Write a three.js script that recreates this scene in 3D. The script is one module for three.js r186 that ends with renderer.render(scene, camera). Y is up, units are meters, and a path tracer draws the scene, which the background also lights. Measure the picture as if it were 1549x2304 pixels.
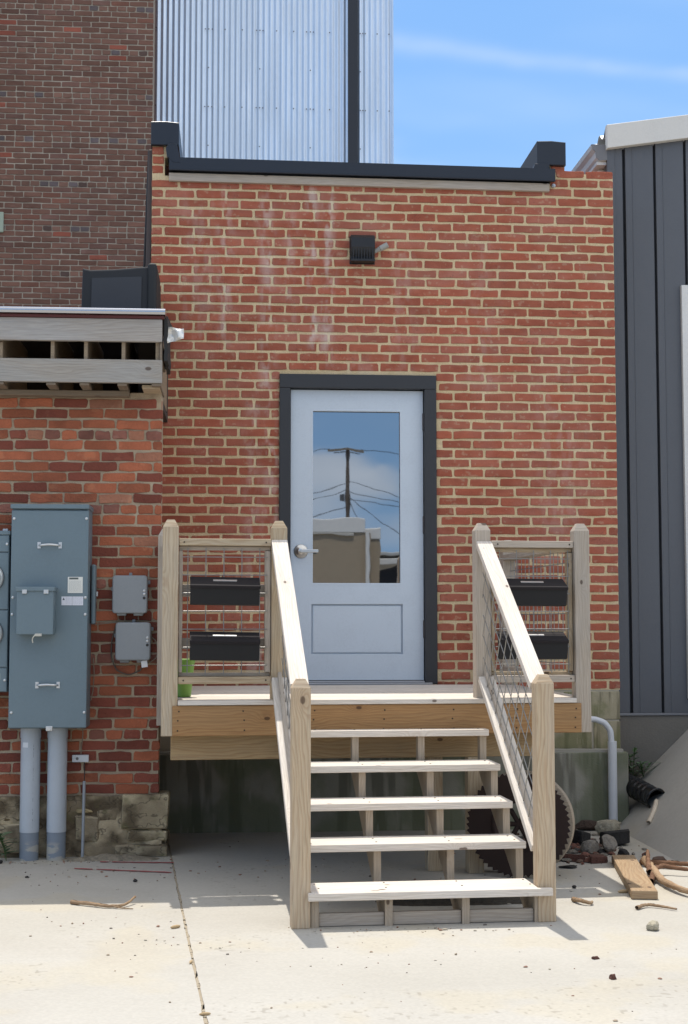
import * as THREE from 'three';
import { RoundedBoxGeometry } from 'three/addons/geometries/RoundedBoxGeometry.js';
import { mergeGeometries, mergeVertices, toCreasedNormals } from 'three/addons/utils/BufferGeometryUtils.js';

// ------------------------------------------------------------------ camera, sky, sun, exposure
const scene = new THREE.Scene();
const camera = new THREE.PerspectiveCamera(38.49, 688 / 1024, 0.1, 900);
camera.position.set(0, 1.418, 10.2);
{
  const yaw = 4.35 * Math.PI / 180, pit = 4.30 * Math.PI / 180;
  camera.lookAt(Math.sin(yaw) * Math.cos(pit) * 10, 1.418 + Math.sin(pit) * 10, 10.2 - Math.cos(yaw) * Math.cos(pit) * 10);
}
const renderer = new THREE.WebGLRenderer({ antialias: true });
renderer.toneMapping = THREE.LinearToneMapping;
renderer.toneMappingExposure = 1.9;
renderer.shadowMap.enabled = true;

const sunDir = new THREE.Vector3(-0.05, 1, -0.36).normalize();
const sun = new THREE.DirectionalLight(new THREE.Color(1, 0.94, 0.85), 2.3);
sun.position.copy(sunDir).multiplyScalar(40);
sun.castShadow = true; sun.shadow.mapSize.set(4096, 4096);
Object.assign(sun.shadow.camera, { left: -14, right: 14, top: 14, bottom: -14, near: 1, far: 90 });
scene.add(sun); scene.add(sun.target);

// ------------------------------------------------------------------ random numbers and noise
function rngOf(seed) { let a = seed >>> 0; return () => { a = (a + 0x6D2B79F5) | 0; let t = Math.imul(a ^ (a >>> 15), 1 | a); t = (t + Math.imul(t ^ (t >>> 7), 61 | t)) ^ t; return ((t ^ (t >>> 14)) >>> 0) / 4294967296; }; }
const rnd = rngOf(7);
const rr = (a, b, r = rnd) => a + (b - a) * r();
function hash(x, y, s) { let h = Math.imul(x, 374761393) + Math.imul(y, 668265263) + Math.imul(s, 974634541); h = Math.imul(h ^ (h >>> 13), 1274126177); return ((h ^ (h >>> 16)) >>> 0) / 4294967296; }
function vnoise(x, y, s = 0, px = 0, py = 0) {
  let x0 = Math.floor(x), y0 = Math.floor(y); const fx = x - x0, fy = y - y0;
  let x1 = x0 + 1, y1 = y0 + 1;
  if (px) { x0 = ((x0 % px) + px) % px; x1 = ((x1 % px) + px) % px; }
  if (py) { y0 = ((y0 % py) + py) % py; y1 = ((y1 % py) + py) % py; }
  const u = fx * fx * (3 - 2 * fx), v = fy * fy * (3 - 2 * fy);
  const a = hash(x0, y0, s), b = hash(x1, y0, s), c = hash(x0, y1, s), d = hash(x1, y1, s);
  return a + (b - a) * u + (c - a) * v + (a - b - c + d) * u * v;
}
function fbm(x, y, s = 0, oct = 4, px = 0, py = 0) { let a = 0.5, t = 0, n = 0; for (let i = 0; i < oct; i++) { t += a * vnoise(x, y, s + i * 17, px, py); n += a; a *= 0.5; x *= 2; y *= 2; px *= 2; py *= 2; } return t / n; }
const sstep = (a, b, x) => { const t = Math.min(1, Math.max(0, (x - a) / (b - a))); return t * t * (3 - 2 * t); };
const mix = (a, b, t) => a + (b - a) * t;
const mix3 = (a, b, t) => [mix(a[0], b[0], t), mix(a[1], b[1], t), mix(a[2], b[2], t)];
const toS = c => { c = Math.min(1, Math.max(0, c)); return 255 * (c <= 0.0031308 ? 12.92 * c : 1.055 * Math.pow(c, 1 / 2.4) - 0.055); };

// ------------------------------------------------------------------ the sky: clear blue, a thin contrail, low fair-weather clouds, higher unseen cover added as fill light
{
  const W = 1536, H = 768, data = new Float32Array(W * H * 4);
  for (let j = 0; j < H; j++) {
    const el = ((j + 0.5) / H - 0.5) * Math.PI, sy = Math.sin(el), cy = Math.cos(el), eld = el * 180 / Math.PI;
    for (let i = 0; i < W; i++) {
      const ph = ((i + 0.5) / W - 0.5) * 2 * Math.PI, dx = Math.cos(ph) * cy, dz = Math.sin(ph) * cy;
      let c;
      if (sy < 0) c = [0.30, 0.30, 0.29];
      else {
        const t = Math.pow(sy, 0.6);
        c = mix3([0.27, 0.43, 0.62], [0.035, 0.155, 0.44], t);
        const sd = Math.max(0, dx * sunDir.x + sy * sunDir.y + dz * sunDir.z);
        const glow = 0.35 * Math.pow(sd, 60) + 0.07 * Math.pow(sd, 6);
        c = [c[0] + glow, c[1] + glow * 0.98, c[2] + glow * 0.9];
        const az = Math.atan2(dx, -dz) * 180 / Math.PI;
        // thin high streaks
        const k = 1 / (sy + 0.10), cxp = dx * k, czp = dz * k;
        const wisp = sstep(0.48, 0.85, fbm(cxp * 1.3 + 3.1, czp * 3.4 + 1.7, 5, 5)) * 0.30 * sstep(0.02, 0.2, sy);
        c = mix3(c, [0.38, 0.47, 0.57], wisp);
        // the contrail
        if (az > -60 && az < 70) {
          const line = 22.05 - (az - 6.6) * 0.145 + 0.35 * (fbm(az * 0.35, 0.5, 9, 3) - 0.5);
          const wd = 0.19 + 0.20 * Math.max(0, Math.min(1, (16 - az) / 14));
          const d = (eld - line) / wd;
          const tr = Math.exp(-d * d) * 0.30 * (0.55 + 0.7 * fbm(az * 0.9, eld * 2.2, 12, 3));
          c = mix3(c, [0.42, 0.48, 0.56], Math.min(0.6, tr));
        }
        // fair-weather cumulus: low ones mirrored in the pane, high unseen cover added for fill
        const n = fbm(cxp * 0.95, czp * 0.95, 243, 5), cl = sstep(0.48, 0.60, n) * (0.55 * sstep(1, 6, eld) + 0.37 * sstep(9, 16, eld));
        const lit = 0.52 + 0.34 * fbm(cxp * 2.4 + 7, czp * 2.4, 33, 4);
        c = mix3(c, [lit, lit * 0.99, lit * 0.98], cl);
      }
      const o = (j * W + i) * 4; data[o] = c[0]; data[o + 1] = c[1]; data[o + 2] = c[2]; data[o + 3] = 1;
    }
  }
  const t = new THREE.DataTexture(data, W, H, THREE.RGBAFormat, THREE.FloatType);
  t.mapping = THREE.EquirectangularReflectionMapping; t.magFilter = t.minFilter = THREE.LinearFilter; t.wrapS = THREE.RepeatWrapping; t.needsUpdate = true;
  scene.background = t; scene.environment = t;
}

// ------------------------------------------------------------------ textures
function makeTex(w, h, fn, srgb = true) {
  const d = new Uint8Array(w * h * 4);
  for (let j = 0; j < h; j++) for (let i = 0; i < w; i++) {
    const c = fn((i + 0.5) / w, (j + 0.5) / h), o = (j * w + i) * 4;
    if (srgb) { d[o] = toS(c[0]); d[o + 1] = toS(c[1]); d[o + 2] = toS(c[2]); } else { const g = Math.max(0, Math.min(255, c * 255)); d[o] = d[o + 1] = d[o + 2] = g; }
    d[o + 3] = 255;
  }
  const t = new THREE.DataTexture(d, w, h, THREE.RGBAFormat);
  t.wrapS = t.wrapT = THREE.RepeatWrapping; t.magFilter = THREE.LinearFilter; t.minFilter = THREE.LinearMipmapLinearFilter; t.generateMipmaps = true;
  if (srgb) t.colorSpace = THREE.SRGBColorSpace;
  t.needsUpdate = true; return t;
}
// plain-sawn pine, 2 m along u and 0.5 m along v
function woodTextures(seed, early, late, grey, greyAmt, knots, freq) {
  const r = rngOf(seed), kn = [];
  for (let i = 0; i < knots; i++) kn.push([r(), r(), 0.006 + 0.007 * r()]);
  const field = (u, v) => {
    let q = v * freq + 7 * fbm(u * 3, v * 3, seed, 3, 3, 3) + 2.2 * fbm(u * 8, v * 10, seed + 5, 3, 8, 10), core = 0, halo = 0;
    for (const [ku, kv, ks] of kn) {
      let du = Math.abs(u - ku); du = Math.min(du, 1 - du) * 2; let dv = Math.abs(v - kv); dv = Math.min(dv, 1 - dv) * 0.5;
      const e = Math.hypot(du * 0.6, dv) / ks;
      if (e < 9) { q += 3.2 * Math.exp(-e * e / 12) ; core = Math.max(core, 1 - sstep(0.75, 1.25, e)); halo = Math.max(halo, Math.exp(-e * e / 9)); }
    }
    const f = q - Math.floor(q);
    const ring = sstep(0.25, 0.85, f) * (1 - sstep(0.9, 1.0, f));
    const fibre = fbm(u * 24, v * 180, seed + 9, 3, 24, 180);
    return { ring, fibre, core, halo };
  };
  const map = makeTex(1024, 256, (u, v) => {
    const a = field(u, v);
    let c = mix3(early, late, a.ring * 0.62);
    c = mix3(c, late, a.halo * 0.35);
    const w = sstep(0.35, 0.75, fbm(u * 5, v * 7, seed + 21, 4, 5, 7));
    c = mix3(c, grey, greyAmt * (0.45 + 0.55 * w));
    const k = 0.8 + 0.4 * a.fibre; c = [c[0] * k, c[1] * k, c[2] * k];
    return mix3(c, [0.07, 0.04, 0.025], a.core * 0.8);
  });
  const bump = makeTex(1024, 256, (u, v) => { const a = field(u, v); return 0.35 + 0.3 * a.ring + 0.5 * (a.fibre - 0.5) + 0.15 * a.core; }, false);
  return { map, bump };
}
const WOOD = {
  tan: woodTextures(101, [0.49, 0.39, 0.255], [0.34, 0.215, 0.115], [0.44, 0.40, 0.34], 0.42, 7, 26),
  grey: woodTextures(202, [0.56, 0.49, 0.40], [0.42, 0.345, 0.26], [0.54, 0.50, 0.455], 0.6, 5, 34),
  old: woodTextures(303, [0.34, 0.30, 0.25], [0.24, 0.20, 0.155], [0.33, 0.325, 0.31], 0.7, 9, 30),
};
function woodMat(t, tint = [1, 1, 1], rough = 0.82) {
  const m = new THREE.MeshStandardMaterial({ map: t.map, bumpMap: t.bump, bumpScale: 0.0012, roughness: rough });
  m.color.setRGB(...tint); return m;
}
const M = {};
M.tan = [woodMat(WOOD.tan), woodMat(WOOD.tan, [0.92, 0.9, 0.86]), woodMat(WOOD.tan, [1.04, 1.0, 0.97])];
M.bleached = [woodMat(WOOD.grey, [1.2, 1.22, 1.26]), woodMat(WOOD.grey, [1.13, 1.16, 1.2])];
M.grey = [woodMat(WOOD.grey, [0.76, 0.73, 0.70]), woodMat(WOOD.grey, [0.80, 0.77, 0.74]), woodMat(WOOD.grey, [0.72, 0.70, 0.68])];
M.old = [woodMat(WOOD.old), woodMat(WOOD.old, [1.12, 1.12, 1.15]), woodMat(WOOD.old, [0.6, 0.5, 0.4])];
function flat(r, g, b, rough = 0.7, metal = 0, extra = {}) { const m = new THREE.MeshStandardMaterial({ roughness: rough, metalness: metal, ...extra }); m.color.setRGB(r, g, b); return m; }
const grainBump = makeTex(256, 256, (u, v) => 0.5 + 0.9 * (fbm(u * 40, v * 40, 3, 3, 40, 40) - 0.5), false);
const mottle = makeTex(512, 512, (u, v) => { const a = 0.94 + 0.09 * fbm(u * 9, v * 9, 8, 5, 9, 9) + 0.06 * (vnoise(u * 128, v * 128, 4, 128, 128) - 0.5); return [a, a, a]; });
function painted(r, g, b, rough, metal = 0, extra = {}) { return flat(r, g, b, rough, metal, { map: mottle, bumpMap: grainBump, bumpScale: 0.0004, ...extra }); }

// ------------------------------------------------------------------ geometry helpers
function boxUV(g, grain = 0, off = [0, 0]) {
  g = g.index ? g.toNonIndexed() : g; const p = g.attributes.position, uv = new Float32Array(p.count * 2);
  const a = new THREE.Vector3(), b = new THREE.Vector3(), c = new THREE.Vector3(), n = new THREE.Vector3();
  for (let i = 0; i < p.count; i += 3) {
    a.fromBufferAttribute(p, i); b.fromBufferAttribute(p, i + 1); c.fromBufferAttribute(p, i + 2);
    n.copy(b).sub(a).cross(c.clone().sub(a));
    const an = [Math.abs(n.x), Math.abs(n.y), Math.abs(n.z)]; const d = an[0] > an[1] ? (an[0] > an[2] ? 0 : 2) : (an[1] > an[2] ? 1 : 2);
    const ax = [0, 1, 2].filter(k => k !== d); let ua = ax[0], va = ax[1];
    if (d !== grain && ua !== grain) { ua = ax[1]; va = ax[0]; }
    [a, b, c].forEach((q, k) => { uv[(i + k) * 2] = q.getComponent(ua) + off[0]; uv[(i + k) * 2 + 1] = q.getComponent(va) + off[1]; });
  }
  g.setAttribute('uv', new THREE.BufferAttribute(uv, 2)); return g;
}
// uv in metres is turned into wood-sheet units (2 m x 0.5 m)
function woodUV(g, grain, r = rnd) { g = boxUV(g, grain); const uv = g.attributes.uv, o = [r(), r()]; for (let i = 0; i < uv.count; i++) uv.setXY(i, uv.getX(i) / 2 + o[0], uv.getY(i) / 0.5 + o[1]); return g; }
function rbox(w, h, d, r = 0.004) { return new RoundedBoxGeometry(w, h, d, 1, Math.min(r, w / 2.2, h / 2.2, d / 2.2)); }
function cbox(x0, x1, y0, y1, z0, z1, r = 0.004) { const g = rbox(x1 - x0, y1 - y0, z1 - z0, r); g.translate((x0 + x1) / 2, (y0 + y1) / 2, (z0 + z1) / 2); return g; }
function pbox(x0, x1, y0, y1, z0, z1) { const g = new THREE.BoxGeometry(x1 - x0, y1 - y0, z1 - z0); g.translate((x0 + x1) / 2, (y0 + y1) / 2, (z0 + z1) / 2); return g; }
const strip = g => { g = g.index ? g.toNonIndexed() : g; for (const k of Object.keys(g.attributes)) if (!['position', 'normal', 'uv'].includes(k)) g.deleteAttribute(k); return g; };
const join = list => mergeGeometries(list.map(strip));
function shade(o) { o.castShadow = true; o.receiveShadow = true; return o; }
const used = {};
function numbered(n) { used[n] = (used[n] ?? -1) + 1; return used[n] ? n + '_' + String(used[n]).padStart(3, '0') : n; }
function thing(name, label, category, group, pos = [0, 0, 0], ry = 0) {
  const o = new THREE.Group(); o.name = numbered(name); o.position.set(...pos); o.rotation.y = ry;
  o.userData = { label, category }; if (group) o.userData.group = group; scene.add(o); return o;
}
function part(parent, name, geo, mat, label) {
  const m = shade(new THREE.Mesh(Array.isArray(geo) ? join(geo) : geo, mat)); m.name = name; if (label) m.userData.label = label; parent.add(m); return m;
}
function solo(name, geo, mat, label, category, group) {
  const m = shade(new THREE.Mesh(Array.isArray(geo) ? join(geo) : geo, mat)); m.name = numbered(name); m.userData = { label, category }; if (group) m.userData.group = group; scene.add(m); return m;
}
function structure(name, geo, mat) { const m = shade(new THREE.Mesh(geo, mat)); m.name = name; m.userData.kind = 'structure'; scene.add(m); return m; }
function tube(pts, r, seg = 24, rad = 8, closed = false) { return new THREE.TubeGeometry(new THREE.CatmullRomCurve3(pts.map(p => new THREE.Vector3(...p)), closed, 'catmullrom', 0.3), seg, r, rad, closed); }
function rod(a, b, r, rad = 5) { const A = new THREE.Vector3(...a), B = new THREE.Vector3(...b), d = B.clone().sub(A), g = new THREE.CylinderGeometry(r, r, d.length(), rad); g.applyQuaternion(new THREE.Quaternion().setFromUnitVectors(new THREE.Vector3(0, 1, 0), d.normalize())); g.translate((A.x + B.x) / 2, (A.y + B.y) / 2, (A.z + B.z) / 2); return g; }
function extr(pts, depth, bevel = 0) { const s = new THREE.Shape(pts.map(p => new THREE.Vector2(...p))); return new THREE.ExtrudeGeometry(s, { depth, bevelEnabled: bevel > 0, bevelSize: bevel, bevelThickness: bevel, bevelSegments: 1, steps: 1 }); }
// profile in (z, y), swept along x from x0 to x1
function sweepX(profile, x0, x1, bevel = 0) { const g = extr(profile.map(([z, y]) => [-z, y]), x1 - x0, bevel); g.rotateY(Math.PI / 2); g.translate(x0, 0, 0); return g; }
function rock(w, h, d, seed, detail = 3, rough = 0.34) {
  const g = mergeVertices(new THREE.IcosahedronGeometry(0.5, detail).deleteAttribute('normal').deleteAttribute('uv')), p = g.attributes.position, r = rngOf(seed);
  const cuts = []; for (let i = 0; i < 9; i++) { const n = new THREE.Vector3(r() * 2 - 1, r() * 2 - 1, r() * 2 - 1).normalize(); cuts.push([n, 0.27 + 0.16 * r()]); }
  const v = new THREE.Vector3();
  for (let i = 0; i < p.count; i++) {
    v.fromBufferAttribute(p, i);
    for (const [n, c] of cuts) { const t = v.dot(n); if (t > c) v.addScaledVector(n, (c - t) * 0.92); }
    const k = 1 + rough * (detail > 1 ? 0.6 * (fbm(v.x * 6 + 9, v.y * 6 + v.z * 5 + 9, seed, 4) - 0.5) - 0.5 * Math.abs(fbm(v.z * 9 + 4, v.x * 8 - v.y * 7 + 3, seed + 3, 3) - 0.5) * 2 * 0.5 + 0.1 : fbm(v.x * 5 + 9, v.y * 5 + v.z * 4 + 9, seed, 3) - 0.5); v.multiplyScalar(k);
    p.setXYZ(i, v.x * w * 1.25, v.y * h * 1.25, v.z * d * 1.25);
  }
  return boxUV(toCreasedNormals(g, 0.38), 0);
}

// ------------------------------------------------------------------ ground: big sheet, two concrete slabs with an open joint
{
  const earth = makeTex(256, 256, (u, v) => { const a = fbm(u * 8, v * 8, 60, 5, 8, 8); return mix3([0.16, 0.14, 0.11], [0.27, 0.25, 0.21], a); });
  const g = new THREE.PlaneGeometry(900, 900); g.rotateX(-Math.PI / 2); g.translate(0, -0.11, 0);
  const uv = g.attributes.uv; for (let i = 0; i < uv.count; i++) uv.setXY(i, uv.getX(i) * 300, uv.getY(i) * 300);
  structure('ground', g, new THREE.MeshStandardMaterial({ map: earth, roughness: 1 }));
}
const concreteMap = makeTex(1024, 1024, (u, v) => {
  const a = fbm(u * 5, v * 5, 71, 6, 5, 5), b = fbm(u * 2, v * 3, 75, 3, 2, 3), f = vnoise(u * 340, v * 340, 77, 340, 340);
  let c = mix3([0.37, 0.35, 0.305], [0.47, 0.45, 0.405], a * 0.65 + b * 0.35);
  const y = sstep(0.60, 0.75, fbm(u * 7, v * 6, 79, 4, 7, 6)); c = mix3(c, [0.44, 0.395, 0.30], y * 0.45);
  const pit = sstep(0.80, 0.92, vnoise(u * 150, v * 150, 81, 150, 150)) * sstep(0.45, 0.7, fbm(u * 6, v * 6, 83, 3, 6, 6));
  c = mix3(c, [0.22, 0.195, 0.155], pit * 0.45);
  const st = sstep(0.58, 0.72, fbm(u * 3 + 1, v * 4, 87, 5, 3, 4)) * 0.16, sw = 0.03 * (fbm(u * 4, v * 130, 88, 3, 4, 130) - 0.5); c = mix3(c, [0.30, 0.27, 0.225], st);
  const k = 0.95 + 0.10 * f + sw; return [c[0] * k, c[1] * k, c[2] * k];
});
const concreteBump = makeTex(512, 512, (u, v) => 0.4 + 0.35 * fbm(u * 60, v * 60, 85, 3, 60, 60) + 0.2 * fbm(u * 8, v * 8, 86, 3, 8, 8), false);
function setScale(t, s) { const c = t.clone(); c.repeat.set(s, s); c.needsUpdate = true; return c; }
M.concrete = new THREE.MeshStandardMaterial({ map: setScale(concreteMap, 1 / 3.1), bumpMap: setScale(concreteBump, 1 / 1.3), bumpScale: 0.002, roughness: 0.93 });
const jointX = z => -0.364 + (z - 1.07) * 0.074;
{
  const r = rngOf(41), L = [], R = [];
  for (let z = -0.5; z <= 24; z += (z < 6 ? 0.06 : 1.5)) {
    const c = jointX(z), wob = 0.004 * (fbm(z * 3, 0, 5, 3) - 0.5);
    L.push([c - 0.0045 + wob - 0.006 * r() * r(), -z]); R.push([c + 0.0045 + wob + 0.006 * r() * r(), -z]);
  }
  const zE = -L[L.length - 1][1];
  const left = [[-9, 0.5], ...L, [-9, -zE]], right = [[14, -zE], ...R.slice().reverse(), [14, 0.5]];
  for (const poly of [left, right]) {
    const g = extr(poly, 0.1); g.rotateX(-Math.PI / 2); g.translate(0, -0.1, 0);
    structure(numbered('pavement'), g, M.concrete);
  }
  // silt lying in the joint
  const s = []; for (let z = 0.9; z < 8; z += 0.035) { const h = r(); if (h > 0.35 || z < 2.6) { const q = rock(0.012 + 0.01 * r(), 0.008, 0.03 + 0.03 * r(), 900 + (z * 97 | 0), 0); q.translate(jointX(z) + rr(-0.003, 0.003, r), -0.006 + 0.004 * r(), z); s.push(q); } }
  const bed = []; for (let z = 0.4; z < 20; z += 0.5) { const b = pbox(-0.016, 0.016, -0.03, -0.0035, -0.26, 0.26); b.translate(jointX(z), -(z % 1) * 0.002, z); bed.push(b); }
  const m = part(scene, 'joint_silt', [...s, ...bed], flat(0.33, 0.28, 0.205, 1));
  m.userData = { kind: 'stuff', label: 'brown silt and grit filling the joint between concrete slabs', category: 'silt' };
  // red locating marks sprayed on the slab
  const paint = flat(0.34, 0.085, 0.085, 0.95, 0, { map: mottle });
  for (const [x0, z0, x1, z1] of [[-0.79, 1.295, -0.335, 1.36], [-0.90, 1.52, -0.335, 1.70]]) {
    const pos = [], n = 26, seg = [];
    for (let i = 0; i <= n; i++) { const t = i / n, w = 0.010 + 0.010 * r(), x = mix(x0, x1, t), z = mix(z0, z1, t) + 0.006 * (r() - 0.5); seg.push([x, z - w, z + w]); }
    for (let i = 0; i < n; i++) { if (i < 6 && r() < 0.25) continue; const [xa, a0, a1] = seg[i], [xb, b0, b1] = seg[i + 1]; pos.push(xa, 0, a1, xb, 0, b1, xb, 0, b0, xa, 0, a1, xb, 0, b0, xa, 0, a0); }
    const g = new THREE.BufferGeometry(); g.setAttribute('position', new THREE.Float32BufferAttribute(pos, 3)); g.computeVertexNormals(); boxUV(g); g.translate(0, 0.0035, 0);
    structure(numbered('paint_mark'), boxUV(g), paint);
  }
}

// ------------------------------------------------------------------ bricks
// front outline of a brick: slightly uneven, worn corners; proud of the joint
function brickGeo(w, h, d, r, wear = 0.010) {
  const pts = [], hw = w / 2, hh = h / 2, j = () => (r() - 0.5) * wear * 0.6;
  const c = () => wear * (0.15 + 0.75 * r());
  const k = [c(), c(), c(), c()];
  pts.push([-hw + k[0], -hh + j()], [-hw * 0.33, -hh + j()], [hw * 0.33, -hh + j()], [hw - k[1], -hh + j()], [hw + j(), -hh + k[1]], [hw + j(), hh - k[2]], [hw - k[2], hh + j()], [hw * 0.33, hh + j()], [-hw * 0.33, hh + j()], [-hw + k[3], hh + j()], [-hw + j(), hh - k[3]], [-hw + j(), -hh + k[0]]);
  const n = pts.length, P = [], N = pts.length, e = 0.0025;
  const tilt = (r() - 0.5) * 0.0025, tl2 = (r() - 0.5) * 0.002;
  const zf = (x, y) => tilt * x / hw + tl2 * y / hh;
  const inn = pts.map(([x, y]) => [x * (1 - e / hw), y * (1 - e / hh)]);
  for (let i = 1; i < N - 1; i++) { for (const q of [inn[0], inn[i], inn[i + 1]]) P.push(q[0], q[1], zf(...q)); }
  for (let i = 0; i < n; i++) {
    const a = pts[i], b = pts[(i + 1) % n], ai = inn[i], bi = inn[(i + 1) % n];
    P.push(ai[0], ai[1], zf(...ai), a[0], a[1], -e, b[0], b[1], -e, ai[0], ai[1], zf(...ai), b[0], b[1], -e, bi[0], bi[1], zf(...bi));
    P.push(a[0], a[1], -e, a[0], a[1], -d, b[0], b[1], -d, a[0], a[1], -e, b[0], b[1], -d, b[0], b[1], -e);
  }
  const g = new THREE.BufferGeometry(); g.setAttribute('position', new THREE.Float32BufferAttribute(P, 3)); g.computeVertexNormals(); return g;
}
function layBricks({ x0, x1, y0, y1, len, crs, jt, headerEvery = 0, headerAt = 0, seed, holes = [], jit = 0.006, start = 0, minW = 0.03 }) {
  const r = rngOf(seed), out = []; let row = 0;
  for (let y = y0; y + crs * 0.75 <= y1 + 1e-6; y += crs, row++) {
    const hdr = headerEvery && (row % headerEvery) === headerAt; const L = hdr ? len * 0.5 : len;
    let x = x0 - ((row % 2) ? L * 0.5 : 0) - start + (r() - 0.5) * jit * 2 - L;
    const hh = crs - jt;
    while (x < x1) {
      const w = L + (r() - 0.5) * jit, a = Math.max(x, x0), b = Math.min(x + w, x1); x += w;
      const segs = [[a + (a === x0 ? 0 : jt / 2), b - (b === x1 ? 0 : jt / 2)]];
      for (const [hx0, hx1, hy0, hy1] of holes) if (y + crs - jt * 0.5 > hy0 + 0.012 && y < hy1 - 0.002) {
        for (let i = segs.length - 1; i >= 0; i--) { const [p, q] = segs[i]; if (q > hx0 && p < hx1) { segs.splice(i, 1); if (p < hx0) segs.push([p, hx0]); if (q > hx1) segs.push([hx1, q]); } }
      }
      for (const [p, q] of segs) if (q - p > minW) out.push({ x: (p + q) / 2, y: y + jt / 2 + hh / 2 + (r() - 0.5) * jit * 0.5, w: q - p, h: hh + (r() - 0.5) * jit * 0.45, row, hdr, r: r() });
    }
  }
  return out;
}
// adds bricks to a wall: the largest in view as parts, the rest joined
function addBricks(wall, list, z, mat, toneOf, uvOf, seed, opt = {}) {
  const r = rngOf(seed), cam = camera.position;
  const made = list.map(b => {
    const g = brickGeo(b.w, b.h, opt.depth ?? 0.03, r, opt.wear ?? 0.010); g.translate(b.x, b.y, 0);
    const p = g.attributes.position, uv = new Float32Array(p.count * 2), col = new Float32Array(p.count * 3), t = toneOf(b, r), dz = (r() - 0.5) * (opt.uneven ?? 0.003);
    const o = uvOf.free ? [r() * 3, r() * 3] : [0, 0];
    for (let i = 0; i < p.count; i++) { const q = uvOf(p.getX(i), p.getY(i)); uv[2 * i] = q[0] + o[0]; uv[2 * i + 1] = q[1] + o[1]; col[3 * i] = t[0]; col[3 * i + 1] = t[1]; col[3 * i + 2] = t[2]; }
    g.setAttribute('uv', new THREE.BufferAttribute(uv, 2)); g.setAttribute('color', new THREE.BufferAttribute(col, 3)); g.translate(0, 0, z + dz);
    return { g, b, s: (opt.hidden && opt.hidden(b) ? 1e3 : 0) + Math.hypot(b.x - cam.x, b.y - cam.y, z - cam.z) - b.w * 4 };
  }).sort((a, b) => a.s - b.s);
  made.slice(0, 300).forEach(({ g }) => { const m = shade(new THREE.Mesh(g, mat)); m.name = 'brick'; wall.add(m); });
  const rest = made.slice(300);
  if (rest.length) { const m = shade(new THREE.Mesh(mergeGeometries(rest.map(q => q.g)), mat)); m.name = 'brickwork'; m.userData.kind = 'stuff'; wall.add(m); }
}
function wallUV(g, f) { g = g.index ? g.toNonIndexed() : g; const p = g.attributes.position, uv = new Float32Array(p.count * 2); for (let i = 0; i < p.count; i++) { const q = f(p.getX(i) , p.getY(i)); uv[2 * i] = q[0]; uv[2 * i + 1] = q[1]; } g.setAttribute('uv', new THREE.BufferAttribute(uv, 2)); return g; }

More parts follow.
